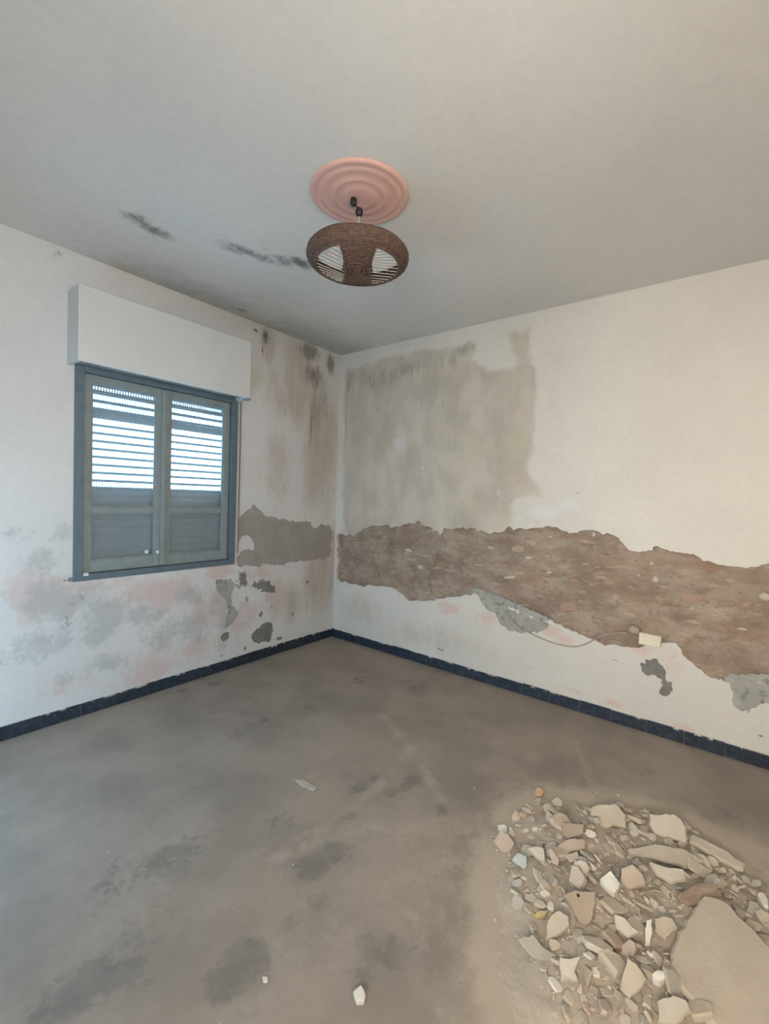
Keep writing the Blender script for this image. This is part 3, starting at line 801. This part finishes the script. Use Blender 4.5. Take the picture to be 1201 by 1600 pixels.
def shell(phi):
    """profile point: phi from -90 (bottom) to 90 (top); a flattened, slightly boxy spheroid"""
    c, s = math.cos(phi), math.sin(phi)
    e = 0.86
    return LA * abs(c) ** e, LC * math.copysign(abs(s) ** e, s)
RHO_B, RHO_T = 0.192, 0.212; HW = 0.056
tube_r = 0.0056
def arcs_at(rho, z, upper):
    """azimuth intervals (relative to side axis) that carry cane at this ring"""
    R_ = RHO_T if upper else RHO_B
    if rho >= R_: return None
    hw = HW * (1.0 + 0.35 * (rho / R_) ** 3)
    if rho <= hw: return None
    a = math.acos(min(1, hw / rho))      # |cos| < hw/rho  -> strip
    return [(a, math.pi - a), (math.pi + a, 2 * math.pi - a)]
bms = {'rim': bmesh.new(), 'top_strip': bmesh.new(), 'bottom_strip': bmesh.new()}
NR = 44
for k in range(NR + 1):
    phi = -math.pi / 2 + math.pi * (k + 0.5) / (NR + 1)
    rho, z = shell(phi)
    if rho < 0.01: continue
    wob = 0.0012 * math.sin(k * 2.1)
    arcs = arcs_at(rho, z, phi > 0)
    key = 'rim' if rho >= (RHO_T if phi > 0 else RHO_B) else ('top_strip' if phi > 0 else 'bottom_strip')
    def P_(a): 
        rr = rho + wob + 0.0016 * math.sin(a * 34 + (k % 2) * math.pi)     # weave round the uprights
        d = side * math.cos(a) + vdir * math.sin(a)
        return Vector((LX, LY, LZ + z)) + d * rr
    if arcs is None:
        n = max(16, int(2 * math.pi * rho / 0.010))
        add_tube(bms[key], [P_(2 * math.pi * i / n) for i in range(n)], tube_r, 6, closed=True)
    else:
        for a0, a1 in arcs:
            n = max(3, int((a1 - a0) * rho / 0.010))
            add_tube(bms[key], [P_(a0 + (a1 - a0) * i / n) for i in range(n + 1)], tube_r, 6)
for key, b in bms.items():
    from_bm(key, b, M['wicker'], lamp, True)
# bound edges of the openings
for s in (-1, 1):
    for up in (-1, 1):
        RHO = RHO_T if up > 0 else RHO_B
        phi = math.acos((RHO / LA) ** (1 / 0.86)); _, zz = shell(phi * up)
        pts = []
        hw = HW * 1.35; a0 = math.acos(hw / RHO)
        for i in range(25):
            a = -a0 + 2 * a0 * i / 24
            pts.append(Vector((LX, LY, LZ + zz)) + (side * math.cos(a) * s + vdir * math.sin(a)) * RHO)
        bm = bmesh.new(); add_tube(bm, pts, .0075, 8)
        pts2 = []
        for i in range(17):
            t = -1 + 2 * i / 16
            yv = math.sin(a0) * RHO * t
            hx = HW * (1.0 + 0.35 * abs(t) ** 3)
            r_ = math.hypot(hx, yv); ph = math.acos(min(1, (r_ / LA)) ** (1 / .86)); zz2 = shell(ph)[1] * up
            pts2.append(Vector((LX, LY, LZ + zz2)) + side * hx * s + vdir * yv)
        add_tube(bm, pts2, .0065, 8)
        from_bm('opening_edge', bm, M['wicker'], lamp, True)
        # lacing of thin pale cords across the opening
        bm = bmesh.new()
        ncord = 15
        for i in range(ncord):
            t = -0.94 + 1.88 * i / (ncord - 1)
            aa = a0 * t
            o_pt = Vector((LX, LY, LZ + zz)) + (side * math.cos(aa) * s + vdir * math.sin(aa)) * (RHO - .003)
            # cords fan out from the strip to the rim, leaning one way
            t2 = max(-1, min(1, t * 0.95 + 0.30 * s * (1 - abs(t))))
            yv = math.sin(a0) * RHO * t2; hx = HW * (1.0 + 0.35 * abs(t2) ** 3)
            r_ = math.hypot(hx, yv); ph = math.acos(min(1, (r_ / LA)) ** (1 / .86)); z2 = shell(ph)[1] * up
            i_pt = Vector((LX, LY, LZ + z2)) + side * hx * s + vdir * yv
            add_tube(bm, [o_pt, i_pt], .0016 if up < 0 else .0009, 5)
        from_bm('cord_lacing', bm, M['cord'], lamp)
# fitting inside: cross disc with two holders, rod and cable up to the hook
bm = bmesh.new(); add_lathe(bm, [(0, LZ + .072), (.030, LZ + .072), (.034, LZ + .066), (.034, LZ + .056), (0, LZ + .056)], (LX, LY), 24)
from_bm('fitting_disc', bm, M['black'], lamp, True)
for s in (-1, 1):
    c = Vector((LX, LY, 0)) + side * 0.062 * s
    bm = bmesh.new(); add_lathe(bm, [(0, LZ + .066), (.013, LZ + .066), (.020, LZ + .062), (.020, LZ + .034), (.016, LZ + .028), (0, LZ + .028)], (c.x, c.y), 20)
    h = from_bm('bulb_holder', bm, M['black'], lamp, True)
    bm = bmesh.new(); add_lathe(bm, [(.011, LZ + .030), (.012, LZ + .024), (.015, LZ + .012), (.011, LZ + .002), (0, LZ - .002)], (c.x, c.y), 20)
    from_bm('bulb', bm, M['bulb'], h, True)
    bm = bmesh.new(); add_tube(bm, [Vector((LX, LY, LZ + .064)), c + Vector((0, 0, LZ + .064))], .005, 8)
    from_bm('holder_arm', bm, M['black'], lamp, True)
bm = bmesh.new(); add_tube(bm, [(LX, LY, LZ + .060), (LX, LY, LZ + .185)], .0075, 10)
tag(from_bm('hanging_rod', bm, M['strap_pale'], lamp, True), 'pale hanging rod')
bm = bmesh.new()
add_lathe(bm, [(0, LZ + .222), (.012, LZ + .220), (.018, LZ + .208), (.016, LZ + .192), (.008, LZ + .182), (0, LZ + .182)], (LX, LY), 18)
from_bm('cable_connector', bm, M['black'], lamp, True)
hk = at(552, 317, 'z', H - .045); hk.z = 0
bm = bmesh.new()
add_tube(bm, [(LX, LY, LZ + .215), (LX + .004, LY + .006, LZ + .226), (hk.x, hk.y, H - .050), (hk.x, hk.y, H - .027)], .003, 8)
from_bm('cable', bm, M['black'], lamp, True)
bm = bmesh.new(); add_lathe(bm, [(0, H - .058), (.012, H - .056), (.016, H - .046), (.013, H - .0255), (0, H - .0255)], (hk.x, hk.y), 16)
from_bm('ceiling_hook_cap', bm, M['black'], lamp, True)

# ------------------------------------------------------------------ old wiring on the right-hand wall
M['box_cream'] = mottled('cream_plastic', (0.68, 0.62, 0.48), (0.62, 0.56, 0.44), 10, rough=0.6, bump=0.08)
M['wire'] = mottled('grey_wire', (0.40, 0.35, 0.30), (0.32, 0.28, 0.24), 20, bump=0)
j0, j1 = at(998, 988, 'x', -.02), at(1032, 1013, 'x', -.02)
jy0, jy1, jz0, jz1 = min(j0.y, j1.y), max(j0.y, j1.y), min(j0.z, j1.z), max(j0.z, j1.z)
jb = tag(empty('junction_box', (0, (jy0 + jy1) / 2, jz0)), 'small cream plastic junction box at the lower edge of the bare earth', 'junction box')
box_obj('body', (-.022, .045, jy0, jy1, jz0, jz1), M['box_cream'], jb, bevel=.004)
box_obj('lid', (-.030, -.0222, jy0 + .003, jy1 - .003, jz0 + .003, jz1 - .003), M['box_cream'], jb, bevel=.003)
for a, b in ((.012, .012), (-.012, -.012)):
    bm = bmesh.new()
    bmesh.ops.create_cone(bm, cap_ends=True, segments=10, radius1=.0035, radius2=.0035, depth=.003, matrix=Matrix.Translation((-.0312, (jy0 + jy1) / 2 + a * 2.6, (jz0 + jz1) / 2 + b * 1.5)) @ Matrix.Rotation(math.pi / 2, 4, 'Y'))
    from_bm('screw', bm, M['strap_pale'], jb)
c0 = at(988, 984, 'x', -.005)
bm = bmesh.new(); add_tube(bm, [(.012, c0.y + .02, c0.z), (.006, c0.y - .005, c0.z - .002), (.004, jy1 + .001, c0.z - .006)], [.026, .030, .022], 12)
tag(from_bm('cable_gland', bm, M['stone_pale'], jb, True), 'round grey-beige cable gland')
def wire(name, px, x, r, label):
    pts = [at(u, v, 'x', x if not isinstance(x, list) else x[i]) for i, (u, v) in enumerate(px)]
    sm = []
    for i in range(len(pts) - 1):
        p0, p1, p2, p3 = pts[max(i - 1, 0)], pts[i], pts[i + 1], pts[min(i + 2, len(pts) - 1)]
        for k in range(6):
            t = k / 6
            sm.append(0.5 * ((2 * p1) + (p2 - p0) * t + (2 * p0 - 5 * p1 + 4 * p2 - p3) * t * t + (3 * p1 - p0 - 3 * p2 + p3) * t ** 3))
    sm.append(pts[-1])
    bm = bmesh.new(); add_tube(bm, sm, r, 8)
    return tag(from_bm(name, bm, M['wire'], None, True), label, 'wire')
wire('loose_wire', Z5([(-170,520),(-110,590),(-20,640),(80,680),(180,700),(250,685),(320,650),(390,630),(462,628)]), [.0, -.004, -.006, -.006, -.006, -.006, -.004, -.004, -.004], .0045, 'loose grey wire sagging from the bare earth to the junction box')
wire('embedded_wire', Z4([(636,170),(620,240),(600,300),(588,345),(565,400),(560,440),(570,480),(560,510)]), .006, .0032, 'thin dark wire running down the bare earth')

# ------------------------------------------------------------------ rubble heap
M['dust'] = mottled('plaster_dust', (0.475, 0.407, 0.328), (0.429, 0.367, 0.299), 9, bump=0.5, bscale=60, bdist=0.006, var2=(0.508, 0.441, 0.362))
cx, cy = -1.35, -2.95
hp_ = grid_plane('rubble_dust', cx - .85, cx + .85, max(cy - .95, BACK + .02), cy + .85, 0.012, 0.0, False, M['dust'], {}, zfn=heap)
# drop the skirt that lies under the floor
bm = bmesh.new(); bm.from_mesh(hp_.data)
bmesh.ops.delete(bm, geom=[f for f in bm.faces if all(v.co.z < -0.002 for v in f.verts)], context='FACES')
bm.to_mesh(hp_.data); bm.free()
tag(hp_, 'low heap of beige plaster dust and grit on the floor under the rubble', 'dust heap', kind='stuff')

M['frag_beige'] = mottled('beige_plaster_piece', (0.537, 0.463, 0.373), (0.486, 0.418, 0.333), 9, bump=0.3)
M['frag_pale'] = mottled('pale_plaster_piece', (0.599, 0.537, 0.446), (0.531, 0.469, 0.384), 9, bump=0.3)
M['frag_white'] = mottled('white_plaster_piece', (0.746, 0.706, 0.627), (0.678, 0.633, 0.554), 9, bump=0.2)
M['frag_grey'] = mottled('grey_plaster_piece', (0.452, 0.412, 0.350), (0.395, 0.362, 0.311), 9, bump=0.3)
M['frag_bluegrey'] = mottled('blue_grey_piece', (0.46, 0.49, 0.47), (0.42, 0.45, 0.43), 9, bump=0.1, rough=0.6)
M['frag_pink'] = mottled('pinkish_plaster_piece', (0.542, 0.435, 0.356), (0.486, 0.390, 0.316), 9, bump=0.3)
M['frag_orange'] = mottled('orange_clay_piece', (0.55, 0.36, 0.22), (0.48, 0.31, 0.19), 9, bump=0.2)
M['frag_brown'] = mottled('brown_clay_piece', (0.37, 0.285, 0.215), (0.40, 0.315, 0.245), 6, bump=0.2)
M['frag_red'] = mottled('reddish_brick_piece', (0.27, 0.195, 0.15), (0.33, 0.245, 0.185), 9, bump=0.4)
M['frag_yellow'] = mottled('ochre_piece', (0.50, 0.38, 0.18), (0.42, 0.32, 0.16), 9, bump=0.3)

def plate_bm(poly, th, r, rough=0.25):
    """broken slab: polygon with ragged sides, rounded faces"""
    bm = bmesh.new()
    n = len(poly)
    pts = []
    for i in range(n):
        a, b = Vector(poly[i]), Vector(poly[(i + 1) % n])
        pts.append(a)
        L = (b - a).length
        nsub = 1 if L < 0.05 else 2
        for k in range(1, nsub + 1):
            d = (b - a)
            pts.append(a + d * (k / (nsub + 1)) + Vector((-d.y, d.x)).normalized() * r.uniform(-.06, .06) * min(L, .08))
    c = sum(pts, Vector((0, 0))) / len(pts)
    rings = []
    for s, z in ((0.93, -.5), (1.0, -.25), (r.uniform(.97, 1.02), .2), (0.94, .5)):
        rings.append([bm.verts.new((*(c + (p - c) * s * (1 + r.uniform(-.015, .015))), z * th * (1 + r.uniform(-.15, .15)))) for p in pts])
    m_ = len(pts)
    for A, B in zip(rings[:-1], rings[1:]):
        for k in range(m_): bm.faces.new((A[k], A[(k + 1) % m_], B[(k + 1) % m_], B[k]))
    for ring in (rings[-1], rings[0]): bm.faces.new(ring)
    bmesh.ops.recalc_face_normals(bm, faces=bm.faces)
    return bm
def heap_at(x, y): return max(0.0, float(heap(np.array([x]), np.array([y]))[0]))
landmarks = []       # (u, v, short name) of pieces that labels may refer to
placed = []          # (x, y, radius) of the traced pieces
def piece(name, px, mat, label, cat, th=.016, lift=.010, tilt=0.0, az=0.0, seed=1, group=None, hole=None, mark=None):
    """a piece whose outline is traced from the picture, lying on the heap, tilted by tilt about its centre"""
    cu = sum(p[0] for p in px) / len(px); cv = sum(p[1] for p in px) / len(px)
    c = at(cu, cv, 'z', 0.0)
    for _ in range(4): z = heap_at(c.x, c.y) + lift; c = at(cu, cv, 'z', z)
    nrm = Vector((math.sin(tilt) * math.cos(az), math.sin(tilt) * math.sin(az), math.cos(tilt)))
    e1 = Vector((1, 0, 0)); e1 = (e1 - nrm * e1.dot(nrm)).normalized(); e2 = nrm.cross(e1)
    poly = []
    for u, v in px:
        d = pray(u, v); t = (c - CAM).dot(nrm) / d.dot(nrm); q = CAM + d * t - c
        poly.append((q.dot(e1), q.dot(e2)))
    bm = plate_bm(poly, th, random.Random(seed))
    me = bpy.data.meshes.new(name); bm.to_mesh(me); bm.free(); me.materials.append(M[mat])
    o = bpy.data.objects.new(name, me); COL.objects.link(o)
    mw = Matrix((e1, e2, nrm)).transposed().to_4x4(); mw.translation = c; o.matrix_world = mw
    tag(o, label, cat, group)
    rad = max(math.hypot(*p) for p in poly)
    placed.append((c.x, c.y, rad))
    if mark: landmarks.append((cu, cv, mark))
    if hole:
        d = pray(*hole); t = (c - CAM).dot(nrm) / d.dot(nrm); q = CAM + d * t - c
        bm = bmesh.new(); bmesh.ops.create_cone(bm, cap_ends=True, segments=12, radius1=.006, radius2=.005, depth=.003, matrix=Matrix.Translation((q.dot(e1), q.dot(e2), th * .5)))
        h = from_bm('nail_hole', bm, M['black'], None); h.parent = o
    return o
A1 = lambda pts: zoomed(760, 1220, 5.459, pts)
A2 = lambda pts: zoomed(960, 1220, 4.983, pts)
A3 = lambda pts: zoomed(780, 1380, 5.459, pts)
A4 = lambda pts: zoomed(980, 1380, 5.434, pts)
toward = math.atan2(CAM.y + 2.9, CAM.x + 1.4)      # azimuth from the heap to the door corner
G = 'larger pieces in the rubble heap'
slab = piece('plaster_slab', A4([(640,115),(740,130),(850,180),(950,310),(1080,420),(1260,600),(1500,900),(1450,1400),(1150,1560),(900,1440),(680,1196),(560,1050),(450,930),(340,830),(350,700),(390,560),(430,430),(530,300),(590,200)]), 'frag_beige', 'largest flat beige plaster slab lying on the rubble heap', 'slab', th=.028, lift=.030, tilt=.10, az=toward, seed=3, mark='large flat slab')
piece('clay_shard', A3([(540,100),(640,60),(820,75),(825,180),(790,330),(740,372),(680,340),(620,220)]), 'frag_brown', 'brown clay shard with a small dark hole in the rubble heap', 'shard', th=.014, lift=.024, tilt=.55, az=toward, seed=4, mark='brown clay shard with a hole', hole=A3([(672, 112)])[0])
piece('plaster_chunk', A1([(965,860),(1055,790),(1140,900),(1090,985),(1040,950)]), 'frag_white', 'bright white angular plaster chunk in the middle of the rubble heap', 'chunk', th=.03, lift=.022, tilt=.35, az=toward, seed=5, mark='bright white chunk')
piece('tile_shard', A1([(215,680),(265,620),(340,650),(345,740),(315,765)]), 'frag_bluegrey', 'pale blue-grey shard at the left edge of the rubble heap', 'shard', th=.012, lift=.02, tilt=.5, az=toward, seed=6, mark='blue-grey shard')
piece('rounded_stone', A1([(725,750),(750,715),(800,703),(850,725),(885,765),(860,815),(790,828),(745,800)]), 'frag_pale', 'rounded cream stone beside the bright white chunk in the rubble heap', 'stone', th=.034, lift=.02, tilt=.3, az=toward, seed=7, mark='rounded cream stone')
piece('plaster_plate', A2([(270,260),(360,268),(460,262),(520,310),(560,370),(555,500),(480,470),(370,445),(310,420),(270,340)]), 'frag_beige', 'thick beige plate leaning at the far edge of the heap beside the lath', 'plate', th=.022, lift=.035, tilt=.75, az=toward, seed=8, mark='thick leaning plate')
piece('wooden_lath', A2([(575,440),(600,430),(820,540),(1010,660),(1000,700),(940,685),(760,590),(580,480)]), 'frag_pale', 'long thin pale lath lying at the far right edge of the rubble heap', 'lath', th=.022, lift=.014, tilt=.1, az=toward, seed=9, mark='pale lath')
piece('white_pebble', A2([(1110,905),(1150,890),(1190,950),(1195,1005),(1160,990),(1130,950)]), 'frag_white', 'bright white pebble beside the large slab near the right edge', 'pebble', th=.026, lift=.012, seed=10, mark='white pebble')
piece('clay_pebble', A1([(405,110),(425,72),(465,72),(490,110),(470,140),(425,140)]), 'frag_orange', 'small orange clay pebble at the far left tip of the rubble heap', 'pebble', th=.022, lift=.010, tilt=.4, az=toward, seed=11, mark='orange pebble')
piece('brick_lump', A4([(420,130),(540,60),(630,20),(760,40),(780,110),(640,115),(600,190),(520,200),(450,170)]), 'frag_red', 'dark reddish brick lump at the upper tip of the large slab', 'brick piece', th=.035, lift=.022, tilt=.3, az=toward, seed=12, mark='reddish brick lump')
piece('plaster_plate', A1([(60,520),(110,440),(180,460),(240,540),(200,610),(120,605)]), 'frag_pink', 'pinkish plate at the left tip of the heap, behind the blue-grey shard', 'plate', th=.014, lift=.016, tilt=.35, az=toward, seed=13)
piece('plaster_plate', A3([(390,500),(410,330),(450,275),(510,240),(590,290),(600,370),(500,450)]), 'frag_beige', 'light beige plate just left of the brown clay shard', 'plate', th=.014, lift=.024, tilt=.4, az=toward, seed=14)
piece('plaster_flake', A3([(160,480),(280,440),(360,550),(480,620),(490,665),(390,665),(300,640),(230,580)]), 'frag_grey', 'long grey curved flake at the left foot of the rubble heap', 'flake', th=.012, lift=.014, tilt=.35, az=toward + .6, seed=15, mark='grey curved flake')
piece('plaster_plate', A3([(510,640),(600,655),(695,635),(640,760),(670,845),(600,830),(520,840)]), 'frag_pale', 'cream notched plate at the near left of the rubble heap', 'plate', th=.016, lift=.02, tilt=.35, az=toward, seed=16, mark='cream notched plate')
piece('plaster_plate', A3([(980,270),(1060,300),(1130,380),(1190,430),(1100,470),(990,380)]), 'frag_pale', 'cream triangular plate between the brown clay shard and the large slab', 'plate', th=.014, lift=.03, tilt=.45, az=toward, seed=17, mark='cream triangular plate')
piece('plaster_plate', A4([(230,310),(300,290),(380,310),(425,390),(320,485),(235,410)]), 'frag_beige', 'beige five-sided plate touching the left side of the large slab', 'plate', th=.014, lift=.03, tilt=.3, az=toward, seed=18, mark='five-sided plate')
piece('plaster_flake', A1([(590,570),(720,500),(840,510),(845,570),(700,612)]), 'frag_pink', 'pinkish flake lying flat behind the rounded cream stone', 'flake', th=.012, lift=.022, tilt=.25, az=toward, seed=19)
piece('plaster_chunk', A1([(350,590),(440,575),(490,590),(495,705),(420,660)]), 'frag_pale', 'pale wedge-shaped chunk right of the blue-grey shard', 'chunk', th=.022, lift=.02, tilt=.4, az=toward, seed=20)
piece('plaster_chunk', A1([(515,600),(550,585),(620,690),(610,740),(560,700)]), 'frag_pink', 'narrow pinkish chunk beside the pale wedge-shaped chunk', 'chunk', th=.018, lift=.022, tilt=.4, az=toward, seed=21)
piece('plaster_plate', A1([(880,240),(960,205),(1100,200),(1190,300),(1190,410),(1080,380),(1000,420),(890,330)]), 'frag_beige', 'broad beige plate at the far rim of the rubble heap', 'plate', th=.018, lift=.026, tilt=.5, az=toward, seed=22)
piece('clay_shard', A1([(640,370),(760,380),(830,380),(830,460),(700,500),(640,470)]), 'frag_brown', 'brownish square shard near the far rim of the rubble heap', 'shard', th=.018, lift=.018, tilt=.5, az=toward, seed=23, mark='brownish square shard')
piece('plaster_chunk', A4([(205,800),(250,760),(310,770),(320,830),(270,860),(215,845)]), 'frag_white', 'white chunk touching the lower left side of the large slab', 'chunk', th=.026, lift=.03, tilt=.3, az=toward, seed=24)
piece('plaster_plate', A4([(0,640),(70,690),(160,820),(90,930),(20,980),(-60,900),(-40,760)]), 'frag_beige', 'beige leaning plate at the near side of the heap, left of the white chunk', 'plate', th=.016, lift=.03, tilt=.45, az=toward, seed=25)
piece('plaster_plate', A4([(250,1010),(390,960),(500,1010),(540,1100),(420,1196),(260,1180)]), 'frag_pale', 'pale plate at the bottom edge of the picture, left of the large slab', 'plate', th=.016, lift=.026, tilt=.25, az=toward, seed=26)
piece('plaster_plate', A2([(50,690),(140,660),(220,740),(240,820),(120,860),(40,790)]), 'frag_pink', 'pinkish beige plate right of the bright white chunk', 'plate', th=.018, lift=.026, tilt=.45, az=toward, seed=27)
piece('plaster_plate', A2([(100,540),(300,500),(540,540),(700,630),(560,680),(300,600),(120,580)]), 'frag_beige', 'long flat beige plate in front of the leaning thick plate', 'plate', th=.016, lift=.022, tilt=.2, az=toward, seed=28)
piece('plaster_plate', A2([(270,640),(330,660),(430,690),(540,700),(560,780),(440,800),(330,740)]), 'frag_pale', 'pale plate halfway between the leaning thick plate and the brick lump', 'plate', th=.016, lift=.024, tilt=.35, az=toward, seed=29)
piece('ochre_chip', A3([(290,280),(350,240),(420,245),(390,290),(320,310)]), 'frag_yellow', 'small ochre chip left of the light beige plate', 'chip', th=.014, lift=.016, tilt=.4, az=toward, seed=30, mark='ochre chip')
piece('plaster_chunk', A4([(160,330),(205,320),(210,430),(190,520),(150,520),(145,420)]), 'frag_white', 'narrow white chunk left of the five-sided plate', 'chunk', th=.022, lift=.034, tilt=.3, az=toward, seed=31)
piece('plaster_chunk', zoomed(0, 1100, 1.58, [(872,715),(890,700),(902,722),(898,738),(880,738)]), 'frag_white', 'lone white plaster lump on the open floor near the bottom edge', 'chunk', th=.018, lift=.008, seed=33)
piece('plaster_flake', zoomed(0, 1100, 1.58, [(728,188),(745,186),(782,208),(775,214),(745,202)]), 'frag_grey', 'lone thin greyish flake on the open floor in the middle of the room', 'flake', th=.006, lift=.004, seed=34)
piece('plaster_chunk', zoomed(0, 1100, 1.58, [(648,676),(660,676),(660,686),(650,686)]), 'frag_white', 'lone white crumb on the dark floor stain near the bottom', 'chunk', th=.008, lift=.004, seed=35)

# further fragments: shapes shared, each piece an object of its own
def frag_mesh(k):
    r = random.Random(500 + k)
    n = r.randint(4, 7); asp = r.uniform(.5, .95)
    angs = sorted((2 * math.pi * (i + r.uniform(-.3, .3)) / n) for i in range(n))
    poly = [(math.cos(a) * r.uniform(.75, 1.05), math.sin(a) * asp * r.uniform(.75, 1.05)) for a in angs]
    bm = bmesh.new()
    th = r.uniform(.16, .5)
    A = [bm.verts.new((x * r.uniform(.85, 1), y * r.uniform(.85, 1), -th * r.uniform(.8, 1))) for x, y in poly]
    B = [bm.verts.new((x, y, th * r.uniform(.1, .5))) for x, y in poly]
    C = [bm.verts.new((x * .85, y * .85, th * r.uniform(.8, 1.1))) for x, y in poly]
    for P1, P2 in ((A, B), (B, C)):
        for i in range(n): bm.faces.new((P1[i], P1[(i + 1) % n], P2[(i + 1) % n], P2[i]))
    for ring in (A, C): bm.faces.new(ring)
    bmesh.ops.recalc_face_normals(bm, faces=bm.faces)
    me = bpy.data.meshes.new('fragment_shape'); bm.to_mesh(me); bm.free(); return me
frags = [frag_mesh(k) for k in range(18)]
kinds_f = [('frag_beige', 'beige plaster fragment', 'plaster_fragment', 46), ('frag_pale', 'cream plaster fragment', 'plaster_fragment', 26),
           ('frag_grey', 'grey plaster fragment', 'plaster_fragment', 16), ('frag_pink', 'pinkish plaster fragment', 'plaster_fragment', 10),
           ('frag_white', 'white plaster crumb', 'plaster_fragment', 5), ('frag_brown', 'brown clay fragment', 'clay_fragment', 5)]
heap_poly = [(778,1300),(800,1262),(850,1245),(905,1262),(960,1250),(1010,1262),(1080,1290),(1130,1345),(1201,1400),(1330,1480),(1330,1640),(1000,1680),(885,1610),(862,1545),(812,1492),(835,1440),(800,1400),(785,1350)]
inside = lambda u, v: poly_sd(np.array([u]), np.array([v]), heap_poly)[0]
count = 0; pts_ = []; made = []
tries = 0
while count < 285 and tries < 9000:
    tries += 1
    u, v = random.uniform(770, 1205), random.uniform(1240, 1604)
    d_in = inside(u, v)
    if d_in > 0: continue
    g = at(u, v, 'z', 0.02)
    s = random.choices([random.uniform(.013, .022), random.uniform(.022, .038), random.uniform(.038, .060)], [4, 5, 3])[0]
    if d_in > -25: s = min(s, .028)
    # keep off the traced pieces
    if any((g.x - x) ** 2 + (g.y - y) ** 2 < (0.60 * r + s * .45) ** 2 for x, y, r in placed): continue
    if any((g.x - x) ** 2 + (g.y - y) ** 2 < (0.52 * (r + s)) ** 2 for x, y, r in pts_): continue
    k = random.choices(kinds_f, [q[3] for q in kinds_f])[0]
    if k[0] == 'frag_white': s = min(s, .024)
    pts_.append((g.x, g.y, s)); count += 1
    o = bpy.data.objects.new(k[2], random.choice(frags)); COL.objects.link(o)
    o.location = (g.x, g.y, heap_at(g.x, g.y) + s * random.uniform(.15, .35))
    o.rotation_euler = (random.gauss(0, .33), random.gauss(0, .33), random.uniform(0, 6.28))
    o.scale = (s, s, s * random.uniform(.4, .9))
    set_mat(o, M[k[0]])
    size = 'tiny' if s < .022 else ('small' if s < .038 else 'hand-sized')
    made.append((o, u, v, size + ' ' + k[1], k[1]))
ORD = ['nearest', 'second-nearest', 'third-nearest', 'fourth-nearest', 'fifth-nearest', 'sixth-nearest', 'seventh-nearest', 'eighth-nearest']
def sector(u, v, L):
    dx, dy = u - L[0], v - L[1]
    if abs(dx) > abs(dy): return 'on the right of' if dx > 0 else 'on the left of'
    return 'in front of' if dy > 0 else 'behind'
taken = set()
for o, u, v, kind, group in made:
    best = None
    for L in sorted(landmarks, key=lambda q: math.hypot(q[0] - u, q[1] - v))[:8]:
        sec = sector(u, v, L)
        same = sorted((math.hypot(q[1] - L[0], q[2] - L[1]), q[0].name) for q in made if q[3] == kind and sector(q[1], q[2], L) == sec)
        rank = [nm for _, nm in same].index(o.name)
        if best is None or rank < best[0]: best = (rank, sec, L[2])
        if rank == 0: break
    rank, sec, nm = best
    lab = '%s %s %s the %s' % (ORD[min(rank, 7)], kind, sec, nm)
    tag(o, lab, 'fragment', group + 's in the rubble heap')

# grit around the heap and over the floor: too fine to count
bm = bmesh.new()
def grit(x, y, z, s):
    vs = [bm.verts.new((x + random.uniform(-1, 1) * s, y + random.uniform(-1, 1) * s, z + max(0, random.uniform(-.2, 1) * s))) for _ in range(4)]
    for t in ((0, 1, 2), (0, 1, 3), (1, 2, 3), (0, 2, 3)): bm.faces.new([vs[i] for i in t])
n = 0
while n < 2600:
    u, v = random.gauss(970, 130), random.gauss(1430, 110)
    if not (740 < u < 1320 and 1225 < v < 1680): continue
    d_in = inside(u, v)
    if d_in > 0 and random.random() > math.exp(-d_in / 22): continue
    g = at(u, v, 'z', .01)
    grit(g.x, g.y, heap_at(g.x, g.y) + .001, random.choice([.003, .004, .005, .008])); n += 1
gr = from_bm('grit', bm, M['frag_pale'], hp_)
tag(gr, 'fine pale plaster grit over the heap', kind='stuff')
bm = bmesh.new()
for i in range(420):
    x, y = random.uniform(-3.2, -.1), random.uniform(-3.4, -.1)
    if heap_at(x, y) > 0 or -2.2 < x and y < -2.2: continue
    grit(x, y, .0008, random.choice([.0015, .002, .003, .004]))
gr = from_bm('floor_grit', bm, M['frag_pale'], fl)
tag(gr, 'fine pale plaster grit scattered over the floor', kind='stuff')
